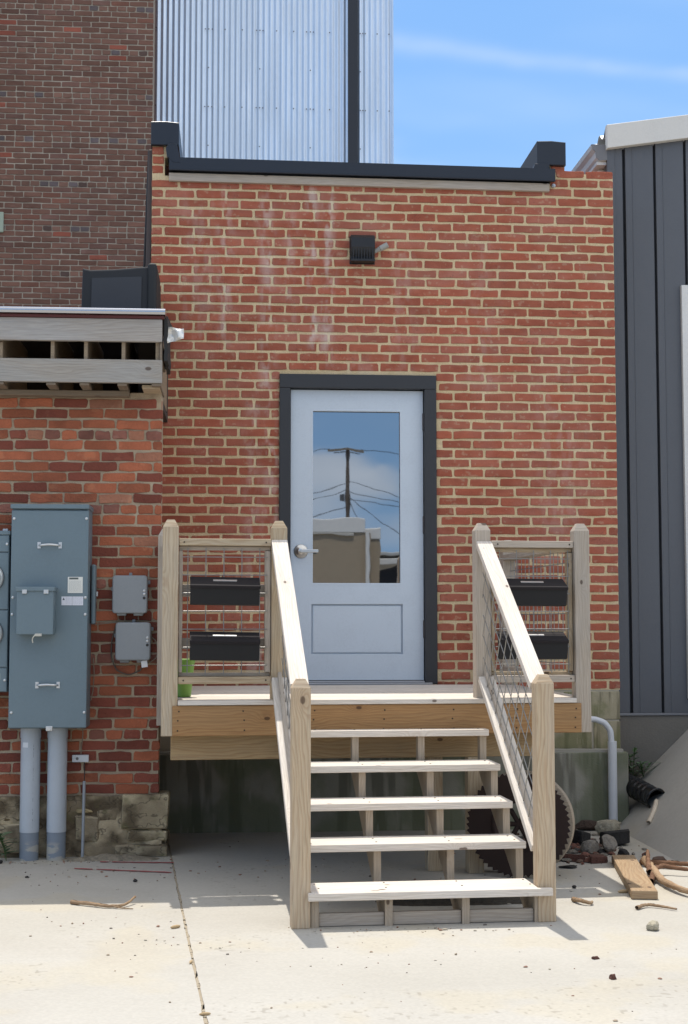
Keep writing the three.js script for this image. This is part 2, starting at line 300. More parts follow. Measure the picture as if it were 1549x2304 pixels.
// ------------------------------------------------------------------ the one-storey brick building with the door
const house = thing('brick_building', 'one-storey red brick building with a pale grey glazed door', 'building');
{
  const X0 = -0.58, X1 = 2.722, Y0 = 0.945, TOP = 4.64;
  const uvf = (x, y) => [(x - X0) / 3.4, (y - 0.9) / 4.0];
  // lime bloom (efflorescence) on the face, in runs below the coping
  const runs = [[-0.06, 0.05, 3.35, 4.45, .55], [0.23, 0.05, 2.6, 4.42, .6], [0.40, 0.04, 3.5, 4.3, .45], [0.55, 0.035, 3.35, 4.5, 1], [0.66, 0.045, 3.2, 4.5, .75], [0.13, 0.05, 1.5, 3.0, .35], [0.27, 0.06, 1.2, 2.7, .5], [-0.25, 0.12, 3.2, 4.4, .25], [2.3, 0.15, 2.0, 3.2, .22], [1.75, 0.10, 3.0, 4.2, .2], [1.2, 0.1, 3.15, 4.1, .22], [0.9, 0.15, 2.9, 3.25, .3], [0.2, 0.14, 0.95, 1.35, .5]];
  const bloom = (x, y) => {
    let s = 0.07 * sstep(0.5, 0.8, fbm(x * 5 + 3, y * 9, 51, 4));
    for (const [cx, w, a, b, k] of runs) { const d = (x - cx + 0.03 * (fbm(y * 6, cx * 9, 55, 3) - 0.5)) / w; if (Math.abs(d) > 3) continue; s += k * Math.exp(-d * d) * sstep(a - 0.1, a + 0.15, y) * (1 - sstep(b - 0.1, b + 0.1, y)) * sstep(0.38, 0.72, fbm(x * 26, y * 11, 53, 4)); }
    return Math.min(0.85, s);
  };
  const brickMap = makeTex(1024, 1280, (u, v) => {
    const x = X0 + u * 3.4, y = 0.9 + v * 4.0;
    const a = fbm(x * 14, y * 22, 57, 4), f = vnoise(x * 260, y * 260, 59);
    let c = mix3([0.285, 0.070, 0.038], [0.40, 0.117, 0.064], a); const k = 0.93 + 0.14 * f; c = [c[0] * k, c[1] * k, c[2] * k];
    const dust = 0.30 * sstep(0.45, 0.8, fbm(x * 3.2, y * 7, 61, 4)); c = mix3(c, [0.42, 0.19, 0.145], dust);
    const smear = sstep(0.66, 0.78, fbm(x * 34, y * 40, 67, 4)) * 0.30; c = mix3(c, [0.52, 0.38, 0.25], smear);
    const pit = sstep(0.80, 0.90, vnoise(x * 120, y * 150, 69)) * sstep(0.5, 0.7, fbm(x * 8, y * 8, 70, 3)); c = mix3(c, [0.13, 0.045, 0.03], pit * 0.6);
    return mix3(c, [0.66, 0.57, 0.52], bloom(x, y) * 0.62);
  });
  const mortarMap = makeTex(1024, 1280, (u, v) => {
    const x = X0 + u * 3.4, y = 0.9 + v * 4.0; const a = fbm(x * 9, y * 14, 63, 5), f = vnoise(x * 220, y * 220, 65);
    let c = mix3([0.53, 0.40, 0.22], [0.70, 0.56, 0.345], a); const k = 0.88 + 0.24 * f; c = [c[0] * k, c[1] * k, c[2] * k];
    return mix3(c, [0.74, 0.68, 0.58], bloom(x, y) * 0.7);
  });
  const brickMat = new THREE.MeshStandardMaterial({ map: brickMap, vertexColors: true, bumpMap: setScale(grainBump, 12), bumpScale: 0.0015, roughness: 0.88 });
  const mortarMat = new THREE.MeshStandardMaterial({ map: mortarMap, bumpMap: setScale(grainBump, 14), bumpScale: 0.003, roughness: 0.95 });
  // wall: mortar body with the door opening
  const s = new THREE.Shape([[X0, Y0], [X1, Y0], [X1, TOP], [2.37, TOP], [2.37, 4.692], [2.262, 4.692], [2.262, 4.56], [-0.492, 4.56], [-0.492, 4.69], [-0.42, 4.69], [-0.42, 4.768], [X0, 4.768]].map(p => new THREE.Vector2(...p)));
  s.holes.push(new THREE.Path([[0.36, 0.96], [0.36, 3.12], [1.39, 3.12], [1.39, 0.96]].map(p => new THREE.Vector2(...p))));
  const wg = new THREE.ExtrudeGeometry(s, { depth: 0.2, bevelEnabled: false }); wg.translate(0, 0, -0.2045);
  const wall = part(house, 'wall', wallUV(wg, uvf), mortarMat);
  const crs = 0.0677, door = [0.321, 1.428, 0.9, 3.158];
  const list = layBricks({ x0: X0, x1: X1, y0: Y0, y1: 4.56, len: 0.2165, crs, jt: 0.0165, seed: 11, holes: [door], start: 0.03, jit: 0.009 });
  list.push(...layBricks({ x0: 2.268, x1: X1, y0: Y0 + crs * 53, y1: TOP + 0.016, len: 0.2165, crs, jt: 0.0165, seed: 12, start: 0.08 }));
  list.push({ x: 2.32, y: 4.672, w: 0.10, h: 0.04, r: .5 });
  for (let i = 0; i < 3; i++) list.push({ x: i % 2 ? -0.537 : -0.54, y: Y0 + crs * (53 + i) + crs * 1.03, w: i === 0 ? 0.075 : 0.08, h: crs - 0.014, r: .4 });
  addBricks(wall, list, 0, brickMat, (b, r) => { const k = 0.86 + 0.26 * r(), w = (r() - 0.5) * 0.10; return [k, k * (1 - w), k * (1 - w * 1.4)]; }, uvf, 13, { hidden: b => b.y < 1.95 && b.x < 2.0 });

  // body behind the face
  const sideMat = flat(0.32, 0.13, 0.09, 0.9);
  part(house, 'side_wall', pbox(X0 + 0.003, X0 + 0.2, 0, 4.7, -6.0, -0.206), sideMat);
  part(house, 'side_wall', pbox(X1 - 0.2, X1 - 0.003, 0, 4.6, -6.0, -0.206), sideMat);
  part(house, 'roof', pbox(X0 + 0.21, X1 - 0.21, 4.42, 4.52, -6.0, -0.21), flat(0.06, 0.06, 0.065, 0.9));
  part(house, 'back_wall', pbox(X0 + 0.21, X1 - 0.21, 0, 4.41, -6.0, -5.8), sideMat);
  part(house, 'floor', pbox(X0 + 0.21, X1 - 0.21, 0.86, 0.95, -5.79, -0.21), flat(0.25, 0.22, 0.2, 0.8));

  // coping and nailer
  const black = painted(0.022, 0.026, 0.035, 0.42, 0.2);
  const cop = part(house, 'front_coping', boxUV(sweepX([[-0.30, 4.585], [-0.30, 4.655], [0.052, 4.668], [0.052, 4.582], [0.064, 4.572], [0.046, 4.574], [0.040, 4.585]], -0.492, 2.258)), black, 'black sheet metal coping along the roof edge');
  cop.rotation.z = -0.007; cop.position.y = 0.006;
  const nail = part(house, 'nailer_board', woodUV(cbox(-0.488, 2.225, 4.508, 4.566, -0.02, 0.03, 0.003), 0), M.grey[1], 'bare weathered board under the coping');
  nail.rotation.z = -0.006; nail.position.y = 0.004;
  // end caps on the side parapets, running back
  const capProf = (w, h) => { const g = extr([[0, 0], [w, 0], [w, h - 0.004], [w * 0.5, h + 0.004], [0, h]], 4.8, 0.004); g.translate(0, 0, -4.8); return boxUV(g, 2); };
  const lc = part(house, 'parapet_cap', capProf(0.188, 0.16), black); lc.position.set(-0.585, 4.772, 0.03);
  part(lc, 'gutter_fitting', (() => { const g = extr([[0, 0], [0.05, 0.0], [0.062, -0.06], [0.075, -0.13], [0.03, -0.13], [-0.01, -0.09], [-0.02, -0.03]], 0.12, 0.004); g.translate(0.125, -0.001, -0.1); return boxUV(g); })(), black);
  const rc = part(house, 'parapet_cap', capProf(0.200, 0.165), black); rc.position.set(2.168, 4.695, 0.03);
  part(rc, 'gutter_fitting', (() => { const g = extr([[0, 0], [0.10, 0], [0.10, -0.055], [-0.02, -0.055]], 0.1, 0.003); g.translate(-0.02, -0.002, -0.09); return boxUV(g); })(), black);
  part(house, 'anchor_bolt', [rod([2.285, 4.545, -0.01], [2.285, 4.545, 0.02], 0.014, 10), rod([2.285, 4.545, 0.02], [2.285, 4.545, 0.035], 0.008, 8)], flat(0.5, 0.5, 0.5, 0.4, 0.8));

  // foundation: a course of block, then poured concrete standing proud
  const fMap = makeTex(512, 512, (u, v) => {
    const a = fbm(u * 6, v * 5, 91, 5, 6, 5), st = fbm(u * 22, v * 2.0, 93, 4, 22, 2), moss = sstep(0.42, 0.68, fbm(u * 5 + 2, v * 4, 95, 5, 5, 4));
    let c = mix3([0.20, 0.195, 0.155], [0.36, 0.345, 0.285], a); c = mix3(c, [0.10, 0.096, 0.072], sstep(0.5, 0.72, st) * 0.65);
    c = mix3(c, [0.115, 0.135, 0.065], moss * 0.6);
    const w = sstep(0.70, 0.82, fbm(u * 30, v * 5, 97, 4, 30, 5)); return mix3(c, [0.40, 0.39, 0.34], w * 0.25);
  });
  const fMat = new THREE.MeshStandardMaterial({ map: setScale(fMap, 0.8), bumpMap: setScale(concreteBump, 2), bumpScale: 0.004, roughness: 0.95 });
  const blockMat = new THREE.MeshStandardMaterial({ map: setScale(fMap, 1.7), color: new THREE.Color(1.3, 1.18, 0.98), bumpMap: setScale(concreteBump, 3), bumpScale: 0.003, roughness: 0.95 });
  const f = part(house, 'foundation', boxUV(cbox(-0.52, 2.745, -0.05, 0.522, -0.2, 0.12, 0.012)), fMat);
  const bedJ = part(house, 'block_course', boxUV(pbox(-0.56, 2.715, 0.524, 0.943, -0.2, -0.006)), flat(0.42, 0.38, 0.30, 0.95, 0, { map: mottle }));
  let bx = 2.722; for (let row = 0; row < 2; row++) { bx = 2.722; for (let i = 0; i < 8; i++) { const w = i === 0 && row === 0 ? 0.19 : 0.40; part(bedJ, 'block', boxUV(cbox(bx - w, bx, 0.53 + row * 0.208, 0.53 + row * 0.208 + 0.195, -0.15, 0.0, 0.006), 0, [i * 0.37, row * 0.53]), blockMat); bx -= w + 0.014; } }
  part(f, 'mortar_wash', boxUV((() => { const g = new THREE.BoxGeometry(3.2, 0.02, 0.10, 60, 1, 4), p = g.attributes.position; for (let i = 0; i < p.count; i++) p.setY(i, p.getY(i) + 0.014 * (fbm(p.getX(i) * 9, p.getZ(i) * 20, 99, 3) - 0.5)); g.computeVertexNormals(); g.translate(1.11, 0.528, 0.062); return g; })()), flat(0.36, 0.34, 0.29, 0.95, 0, { map: mottle }));

  // door frame
  const dark = painted(0.030, 0.031, 0.034, 0.5);
  const fr = part(house, 'door_frame', [
    boxUV(cbox(0.322, 0.398, 0.99, 3.057, -0.19, 0.022, 0.004)), boxUV(cbox(1.343, 1.428, 0.99, 3.057, -0.19, 0.022, 0.004)), boxUV(cbox(0.322, 1.428, 3.058, 3.156, -0.19, 0.022, 0.004)),
    boxUV(cbox(0.399, 0.412, 1.02, 3.05, -0.19, -0.105, 0.002)), boxUV(cbox(1.329, 1.342, 1.02, 3.05, -0.19, -0.105, 0.002)), boxUV(cbox(0.413, 1.328, 3.043, 3.056, -0.19, -0.105, 0.002))], dark, 'near-black steel door frame');
  part(fr, 'threshold', [cbox(0.36, 1.39, 0.978, 1.000, -0.15, 0.045, 0.004), cbox(0.40, 1.34, 1.0005, 1.012, -0.13, 0.012, 0.003)], flat(0.42, 0.42, 0.43, 0.38, 0.9));
  // door leaf: rails and stiles round the pane and the panel
  const paint = painted(0.575, 0.645, 0.715, 0.45);
  const leaf = new THREE.Shape([[0.404, 1.018], [1.337, 1.018], [1.337, 3.050], [0.404, 3.050]].map(p => new THREE.Vector2(...p)));
  leaf.holes.push(new THREE.Path([[0.548, 1.680], [0.548, 2.912], [1.185, 2.912], [1.185, 1.680]].map(p => new THREE.Vector2(...p))));
  leaf.holes.push(new THREE.Path([[0.548, 1.195], [0.548, 1.545], [1.192, 1.545], [1.192, 1.195]].map(p => new THREE.Vector2(...p))));
  const lg = new THREE.ExtrudeGeometry(leaf, { depth: 0.04, bevelEnabled: true, bevelSize: 0.002, bevelThickness: 0.002, bevelSegments: 1 }); lg.translate(0, 0, -0.072);
  const d = part(house, 'door', boxUV(lg), paint, 'pale grey half-glazed door with one lower panel');
  part(d, 'panel', [boxUV(cbox(0.545, 1.195, 1.19, 1.55, -0.066, -0.052, 0.001)), boxUV((() => { const g = extr([[0.564, 1.211], [1.176, 1.211], [1.176, 1.529], [0.564, 1.529]], 0.012, 0.006); g.translate(0, 0, -0.054); return g; })())], paint);
  const bead = (x0, x1, y0, y1, z) => { const s2 = new THREE.Shape([[x0, y0], [x1, y0], [x1, y1], [x0, y1]].map(p => new THREE.Vector2(...p))), w = 0.009; s2.holes.push(new THREE.Path([[x0 + w, y0 + w], [x0 + w, y1 - w], [x1 - w, y1 - w], [x1 - w, y0 + w]].map(p => new THREE.Vector2(...p)))); const g = new THREE.ExtrudeGeometry(s2, { depth: 0.012, bevelEnabled: true, bevelSize: 0.003, bevelThickness: 0.003, bevelSegments: 1 }); g.translate(0, 0, z); return boxUV(g); };
  part(d, 'glazing_bead', bead(0.5475, 1.1855, 1.6795, 2.9125, -0.044), paint);
  const wav = makeTex(256, 512, (u, v) => 0.5 + 0.5 * (fbm(u * 5, v * 10, 131, 2, 5, 10) - 0.5), false);
  const glass = new THREE.MeshPhysicalMaterial({ roughness: 0.012, metalness: 1, bumpMap: wav, bumpScale: 0.00018 }); glass.color.setRGB(0.34, 0.35, 0.36);
  const pane = new THREE.PlaneGeometry(0.638, 1.233, 1, 1); pane.translate(0.8665, 2.296, 0);
  const gb = new THREE.BoxGeometry(0.634, 1.229, 0.006); gb.translate(0.8665, 2.296, -0.06);
  part(d, 'glass_pane', gb, glass, 'mirror-like coated pane reflecting sky and a utility pole');
  const steel = flat(0.62, 0.61, 0.58, 0.3, 1);
  const rose = new THREE.LatheGeometry([[0, 0], [0.05, 0], [0.05, 0.006], [0.042, 0.014], [0.024, 0.018], [0.022, 0.03], [0, 0.03]].map(p => new THREE.Vector2(...p)), 32); rose.rotateX(Math.PI / 2); rose.translate(0.476, 1.912, -0.030);
  part(d, 'handle', [rose, rod([0.476, 1.912, -0.005], [0.476, 1.912, 0.045], 0.012, 14), (() => { const g = rbox(0.125, 0.024, 0.014, 0.005); g.translate(0.532, 1.911, 0.045); g.rotateZ(0); return g; })(), rod([0.476, 1.912, 0.045], [0.476, 1.912, 0.058], 0.009, 12)], steel, 'brushed steel lever handle with round rose');
  for (const y of [2.83, 2.10, 1.37]) part(d, 'hinge', [rod([1.3405, y - 0.058, -0.022], [1.3405, y + 0.058, -0.022], 0.008, 10), rod([1.3405, y - 0.064, -0.022], [1.3405, y - 0.058, -0.022], 0.006, 8), rod([1.3405, y + 0.058, -0.022], [1.3405, y + 0.064, -0.022], 0.006, 8)], flat(0.10, 0.09, 0.09, 0.4, 0.8));
}

// wall light with its photocell
{
  const t = thing('wall_light', 'black finned wall light with grey photocell high above the door', 'light');
  const m = painted(0.012, 0.012, 0.014, 0.5);
  part(t, 'housing', boxUV(sweepX([[0.004, 3.955], [0.004, 4.142], [0.06, 4.142], [0.082, 4.120], [0.082, 4.055], [0.058, 3.99], [0.058, 3.968], [0.086, 3.966], [0.086, 3.955]], 0.822, 0.987, 0.002)), m);
  for (let i = 0; i < 8; i++) part(t, 'fin', boxUV(sweepX([[0.058, 3.969], [0.058, 4.052], [0.081, 4.052], [0.086, 3.969]], 0.832 + i * 0.0195, 0.838 + i * 0.0195)), m);
  part(t, 'back_plate', pbox(0.815, 0.994, 3.948, 4.150, 0.0005, 0.006), m);
  const g = flat(0.34, 0.34, 0.31, 0.6);
  part(t, 'photocell', [rod([0.985, 4.032, 0.035], [1.020, 4.048, 0.045], 0.015, 14), rod([1.016, 4.046, 0.044], [1.026, 4.051, 0.046], 0.018, 14), rod([1.028, 4.052, 0.047], [1.082, 4.080, 0.055], 0.0205, 18)], g, 'grey cylindrical photocell on a short arm');
}

// ------------------------------------------------------------------ old brick lean-to on the left
const shed = thing('brick_shed', 'old orange brick lean-to on a rubble stone base with open eaves', 'building');
{
  const Z = 1.08, X0 = -3.6, X1 = -0.44;
  const bm = makeTex(512, 512, (u, v) => {
    const a = fbm(u * 9, v * 9, 141, 5, 9, 9), f = vnoise(u * 170, v * 170, 143, 170, 170); const k = 0.72 + 0.5 * a + 0.12 * (f - 0.5);
    let c = [k, k, k]; const lime = sstep(0.66, 0.80, fbm(u * 14, v * 16, 145, 5, 14, 16)); c = mix3(c, [1.7, 2.8, 3.6], lime * 0.30);
    return mix3(c, [0.45, 0.42, 0.42], sstep(0.66, 0.85, fbm(u * 6, v * 7, 147, 4, 6, 7)) * 0.4).map(q => Math.min(1, q * 0.8));
  });
  const mat = new THREE.MeshStandardMaterial({ map: bm, vertexColors: true, bumpMap: setScale(grainBump, 3), bumpScale: 0.004, roughness: 0.92 });
  const mm = makeTex(512, 512, (u, v) => { const a = fbm(u * 12, v * 12, 151, 5, 12, 12); return mix3([0.29, 0.22, 0.15], [0.53, 0.43, 0.30], a); });
  const mort = new THREE.MeshStandardMaterial({ map: setScale(mm, 1), bumpMap: setScale(grainBump, 5), bumpScale: 0.005, roughness: 0.96 });
  const wall = part(shed, 'wall', boxUV(pbox(X0, X1 - 0.007, 0.30, 2.842, Z - 0.22, Z - 0.006)), mort);
  const list = layBricks({ x0: X0, x1: X1, y0: 0.372, y1: 2.842, len: 0.2115, crs: 0.0658, jt: 0.0118, headerEvery: 7, headerAt: 5, seed: 21, jit: 0.010, start: 0.07 });
  const uvf = (x, y) => [x / 1.3, y / 1.3]; uvf.free = true;
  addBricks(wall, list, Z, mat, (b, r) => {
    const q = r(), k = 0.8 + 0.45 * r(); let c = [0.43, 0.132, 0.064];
    if (q > (b.y < 1.72 ? 0.35 : 0.76)) c = [0.265, 0.072, 0.044]; else if (q > 0.62) c = [0.40, 0.17, 0.10]; if (b.hdr && r() > 0.6) c = [0.30, 0.12, 0.085];  // more dark red low down: part brick colour, part shade painted in
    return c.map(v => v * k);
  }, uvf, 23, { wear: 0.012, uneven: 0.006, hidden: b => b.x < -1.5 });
  // rubble base
  const sm = makeTex(512, 512, (u, v) => { const a = fbm(u * 6, v * 7, 161, 6, 6, 7), b = fbm(u * 3, v * 3, 163, 4, 3, 3); let c = mix3([0.12, 0.10, 0.07], [0.52, 0.475, 0.365], sstep(0.25, 0.75, a)); c = mix3(c, [0.11, 0.085, 0.062], sstep(0.52, 0.75, b) * 0.5); const cr = Math.abs(fbm(u * 7 + 5, v * 10, 167, 4, 7, 10) - 0.5); c = mix3([0.06, 0.05, 0.038], c, 0.35 + 0.65 * sstep(0.0, 0.035, cr)); return mix3(c, [0.14, 0.15, 0.075], sstep(0.6, 0.8, fbm(u * 8, v * 9, 165, 4, 8, 9)) * 0.5); });
  const stoneMat = [[1.08, 0.98, 0.84], [1.22, 1.10, 0.90], [1.02, 0.90, 0.75], [1.12, 0.97, 0.70]].map(c => new THREE.MeshStandardMaterial({ map: setScale(sm, 1.4), color: new THREE.Color(...c), bumpMap: setScale(concreteBump, 4), bumpScale: 0.016, roughness: 0.97 }));
  const blk = (x0, x1, y0, y1, z1, seed, amp = 0.03) => { const w = x1 - x0, h = y1 - y0, g = mergeVertices(new RoundedBoxGeometry(w, h, 0.2, 9, 0.014).deleteAttribute('uv').deleteAttribute('normal')), p = g.attributes.position; for (let i = 0; i < p.count; i++) { const x = p.getX(i), y = p.getY(i), z = p.getZ(i); p.setXYZ(i, x + amp * (fbm(y * 14 + seed, z * 14, seed, 3) - 0.5), y + amp * (fbm(x * 11 + seed, z * 12, seed + 1, 3) - 0.5), z + amp * 1.3 * (fbm(x * 18 + seed, y * 22, seed + 2, 5) - 0.5)); } g.translate((x0 + x1) / 2, (y0 + y1) / 2, z1 - 0.1); return boxUV(toCreasedNormals(g, 0.5), 0, [seed * 0.37, seed * 0.21]); };
  const parge = (() => { const g = new THREE.BoxGeometry(3.2, 0.46, 0.2, 160, 24, 1), p = g.attributes.position; for (let i = 0; i < p.count; i++) if (p.getZ(i) > 0) { const n = fbm(p.getX(i) * 7 + 30, p.getY(i) * 9 + 5, 171, 5); p.setZ(i, p.getZ(i) + 0.09 * (n - 0.5)); } g.computeVertexNormals(); g.translate(-2.02, 0.135, Z - 0.085); return boxUV(g); })();
  const base = part(shed, 'stone_base', parge, stoneMat[2]);
  [[-0.66, -0.378, 0.165, 0.372, 1.135, 1, 1], [-0.62, -0.385, 0.085, 0.150, 1.125, 2, 1], [-0.70, -0.39, 0.005, 0.078, 1.14, 3, 0], [-0.81, -0.67, 0.20, 0.34, 1.10, 4, 2], [-0.945, -0.83, 0.255, 0.365, 1.10, 5, 3], [-0.945, -0.80, 0.10, 0.25, 1.11, 6, 0], [-0.79, -0.68, 0.06, 0.185, 1.10, 7, 2], [-1.40, -1.25, 0.22, 0.36, 1.10, 8, 3], [-1.42, -1.26, 0.03, 0.20, 1.12, 9, 0], [-1.135, -0.98, 0.17, 0.36, 1.09, 10, 2], [-1.13, -0.97, 0.02, 0.15, 1.10, 11, 0], [-1.62, -1.44, 0.04, 0.34, 1.11, 12, 1]].forEach(([a, b, c, d, z, s, k]) => part(base, 'stone', blk(a, b, c, d, z - 0.012, s, 0.045), stoneMat[k]));
  // eaves: boards, open joist ends, drip edge
  part(shed, 'fascia_board', woodUV(cbox(X0, -0.433, 3.112, 3.250, 1.325, 1.36, 0.003), 0), M.old[1], 'wide weathered upper fascia board');
  part(shed, 'fascia_board', woodUV(cbox(X0, -0.431, 2.860, 3.001, 1.325, 1.36, 0.003), 0), M.old[0], 'grey weathered lower fascia board');
  const joistM = woodMat(WOOD.grey, [0.55, 0.47, 0.37]);  // tinted darker so the wood colour carries the shade inside the eaves
  for (const x of [-1.092, -0.893, -0.667, -0.462, -1.40, -1.72]) { part(shed, 'joist', woodUV(cbox(x - 0.011, x + 0.011, 2.845, 3.25, 0.25, 1.323, 0.002), 2), joistM); part(shed, 'rafter_tail', woodUV(cbox(x - 0.032, x + 0.024, 2.842, 2.859, 0.9, 1.35, 0.002), 2), M.old[2]); }
  part(shed, 'corner_block', woodUV(cbox(-0.555, -0.447, 2.835, 2.858, 1.09, 1.30, 0.004), 0), M.tan[1]);
  part(shed, 'wall_plate', woodUV(cbox(X0, -0.64, 2.806, 2.8415, 1.083, 1.17, 0.006), 0), M.old[2], 'dark old timber plate on top of the brick wall');
  part(shed, 'end_board', woodUV(cbox(-0.449, -0.432, 3.003, 3.110, 0.9, 1.345, 0.003), 2), M.old[2]);
  part(shed, 'backing', pbox(X0, -0.45, 2.843, 3.37, 0.2, 0.24), flat(0.05, 0.04, 0.035, 0.95));  // near-black colour stands in for the shade deep in the open eaves
  const darkM = flat(0.022, 0.024, 0.028, 0.24, 0.35);
  part(shed, 'red_trim', woodUV(cbox(X0, -0.422, 3.252, 3.270, 1.30, 1.372, 0.003), 0), flat(0.10, 0.022, 0.02, 0.6));
  part(shed, 'drip_edge', (() => { const pr = []; for (let i = 0; i <= 8; i++) { const a = -0.35 + i / 8 * 1.9; pr.push([1.385 + 0.021 * Math.cos(a), 3.2885 + 0.0205 * Math.sin(a)]); } return boxUV(sweepX([[1.2, 3.2715], [1.40, 3.2715], ...pr, [1.2, 3.3085]], X0, -0.414)); })(), flat(0.42, 0.43, 0.46, 0.14, 0.95), 'dark shiny metal drip edge');
  part(shed, 'roof', (() => { const g = extr([[-1.198, 3.273], [-1.198, 3.306], [-0.01, 3.44], [-0.01, 3.40]], 3.19); g.rotateY(Math.PI / 2); g.translate(X0, 0, 0); return boxUV(g); })(), painted(0.03, 0.03, 0.033, 0.8));
  const sw = part(shed, 'side_wall', boxUV(pbox(0.222, 1.078, 0, 2.803, -0.2, -0.006)), mort); sw.position.set(X1, 0, Z); sw.rotation.y = Math.PI / 2 + 0.10;
  addBricks(sw, layBricks({ x0: 0.034, x1: 1.075, y0: 0.372, y1: 2.80, len: 0.2115, crs: 0.0658, jt: 0.0125, seed: 24, jit: 0.008, start: 0.10 }), 0, mat, (b, r) => { const k = 0.8 + 0.4 * r(); return [0.38 * k, 0.115 * k, 0.068 * k]; }, uvf, 25, { wear: 0.010, uneven: 0.004 });
  part(shed, 'side_gable', pbox(-0.60, -0.455, 2.805, 3.26, 0.002, 0.95), flat(0.06, 0.05, 0.045, 0.95));
  // torn foil flashing at the corner
  const foil = (() => { const g = new THREE.PlaneGeometry(0.115, 0.115, 10, 10), p = g.attributes.position; for (let i = 0; i < p.count; i++) { const x = p.getX(i), y = p.getY(i), t = (x + 0.0575) / 0.115; p.setXYZ(i, x, y * (1 - 0.45 * t) + 0.018 * t * (1 - t) * Math.sin(y * 80) + 0.01 * t, 0.05 * (fbm(x * 26 + 4, y * 26, 181, 3) - 0.5) + 0.015 * Math.sin(x * 70 + y * 40)); } g.computeVertexNormals(); const b = g.clone(); b.translate(0, 0, -0.003); const q = join([g, b]); q.translate(-0.362, 3.165, 1.30); return q; })();
  part(shed, 'torn_flashing', foil, flat(0.80, 0.79, 0.76, 0.35, 0.3, { side: THREE.DoubleSide }), 'crumpled torn white flashing sticking out past the eave');
  part(shed, 'black_felt', (() => { const g = new THREE.BoxGeometry(0.022, 0.26, 0.5, 1, 8, 6), p = g.attributes.position; for (let i = 0; i < p.count; i++) p.setX(i, p.getX(i) + 0.02 * (fbm(p.getY(i) * 14, p.getZ(i) * 9, 183, 3) - 0.5)); g.computeVertexNormals(); g.translate(-0.412, 3.13, 1.09); return boxUV(g); })(), flat(0.02, 0.02, 0.02, 0.8));
  // membrane-wrapped curb on the roof, against the brick wall
  const curb = (() => { const s = new THREE.Shape([[-0.975, 3.33], [-0.512, 3.33], [-0.520, 3.715], [-0.60, 3.708], [-0.78, 3.690], [-0.93, 3.683], [-0.968, 3.692]].map(p => new THREE.Vector2(...p))); const g = new THREE.ExtrudeGeometry(s, { depth: 0.65, bevelEnabled: true, bevelSize: 0.012, bevelThickness: 0.012, bevelSegments: 2 }); g.translate(0, 0, 0.085); return boxUV(g); })();
  const cb = part(shed, 'roof_curb', curb, painted(0.018, 0.020, 0.024, 0.7), 'black membrane-wrapped curb standing on the lean-to roof');
  part(cb, 'felt_panel', (() => { const s = new THREE.Shape([[-0.922, 3.34], [-0.60, 3.34], [-0.598, 3.655], [-0.918, 3.640]].map(p => new THREE.Vector2(...p))); const g = new THREE.ExtrudeGeometry(s, { depth: 0.006, bevelEnabled: false }); g.translate(0, 0, 0.7475); return boxUV(g); })(), painted(0.050, 0.055, 0.065, 0.85));
  part(cb, 'felt_flap', (() => { const g = cbox(-0.56, -0.50, 3.40, 3.745, 0.30, 0.77, 0.02); return boxUV(g); })(), painted(0.016, 0.018, 0.02, 0.7));
}
// brown leaning downspout between the tall wall and the corner
{
  const t = thing('downspout', 'narrow brown metal downspout leaning behind the brick corner', 'downspout');
  const pr = (x0, x1, y0, y1, w, d) => { const g = rbox(w, y1 - y0, d, 0.008); const p = g.attributes.position; for (let i = 0; i < p.count; i++) { const k = p.getY(i) / (y1 - y0) + 0.5; p.setX(i, p.getX(i) + mix(x0, x1, k)); } g.translate(0, (y0 + y1) / 2, -0.07); return boxUV(g, 1); };
  part(t, 'pipe', pr(-0.612, -0.590, 3.40, 4.76, 0.040, 0.05), flat(0.085, 0.062, 0.052, 0.5, 0.3));
  part(t, 'edge_strip', pr(-0.648, -0.607, 3.40, 4.76, 0.016, 0.02), flat(0.015, 0.013, 0.013, 0.6));
}

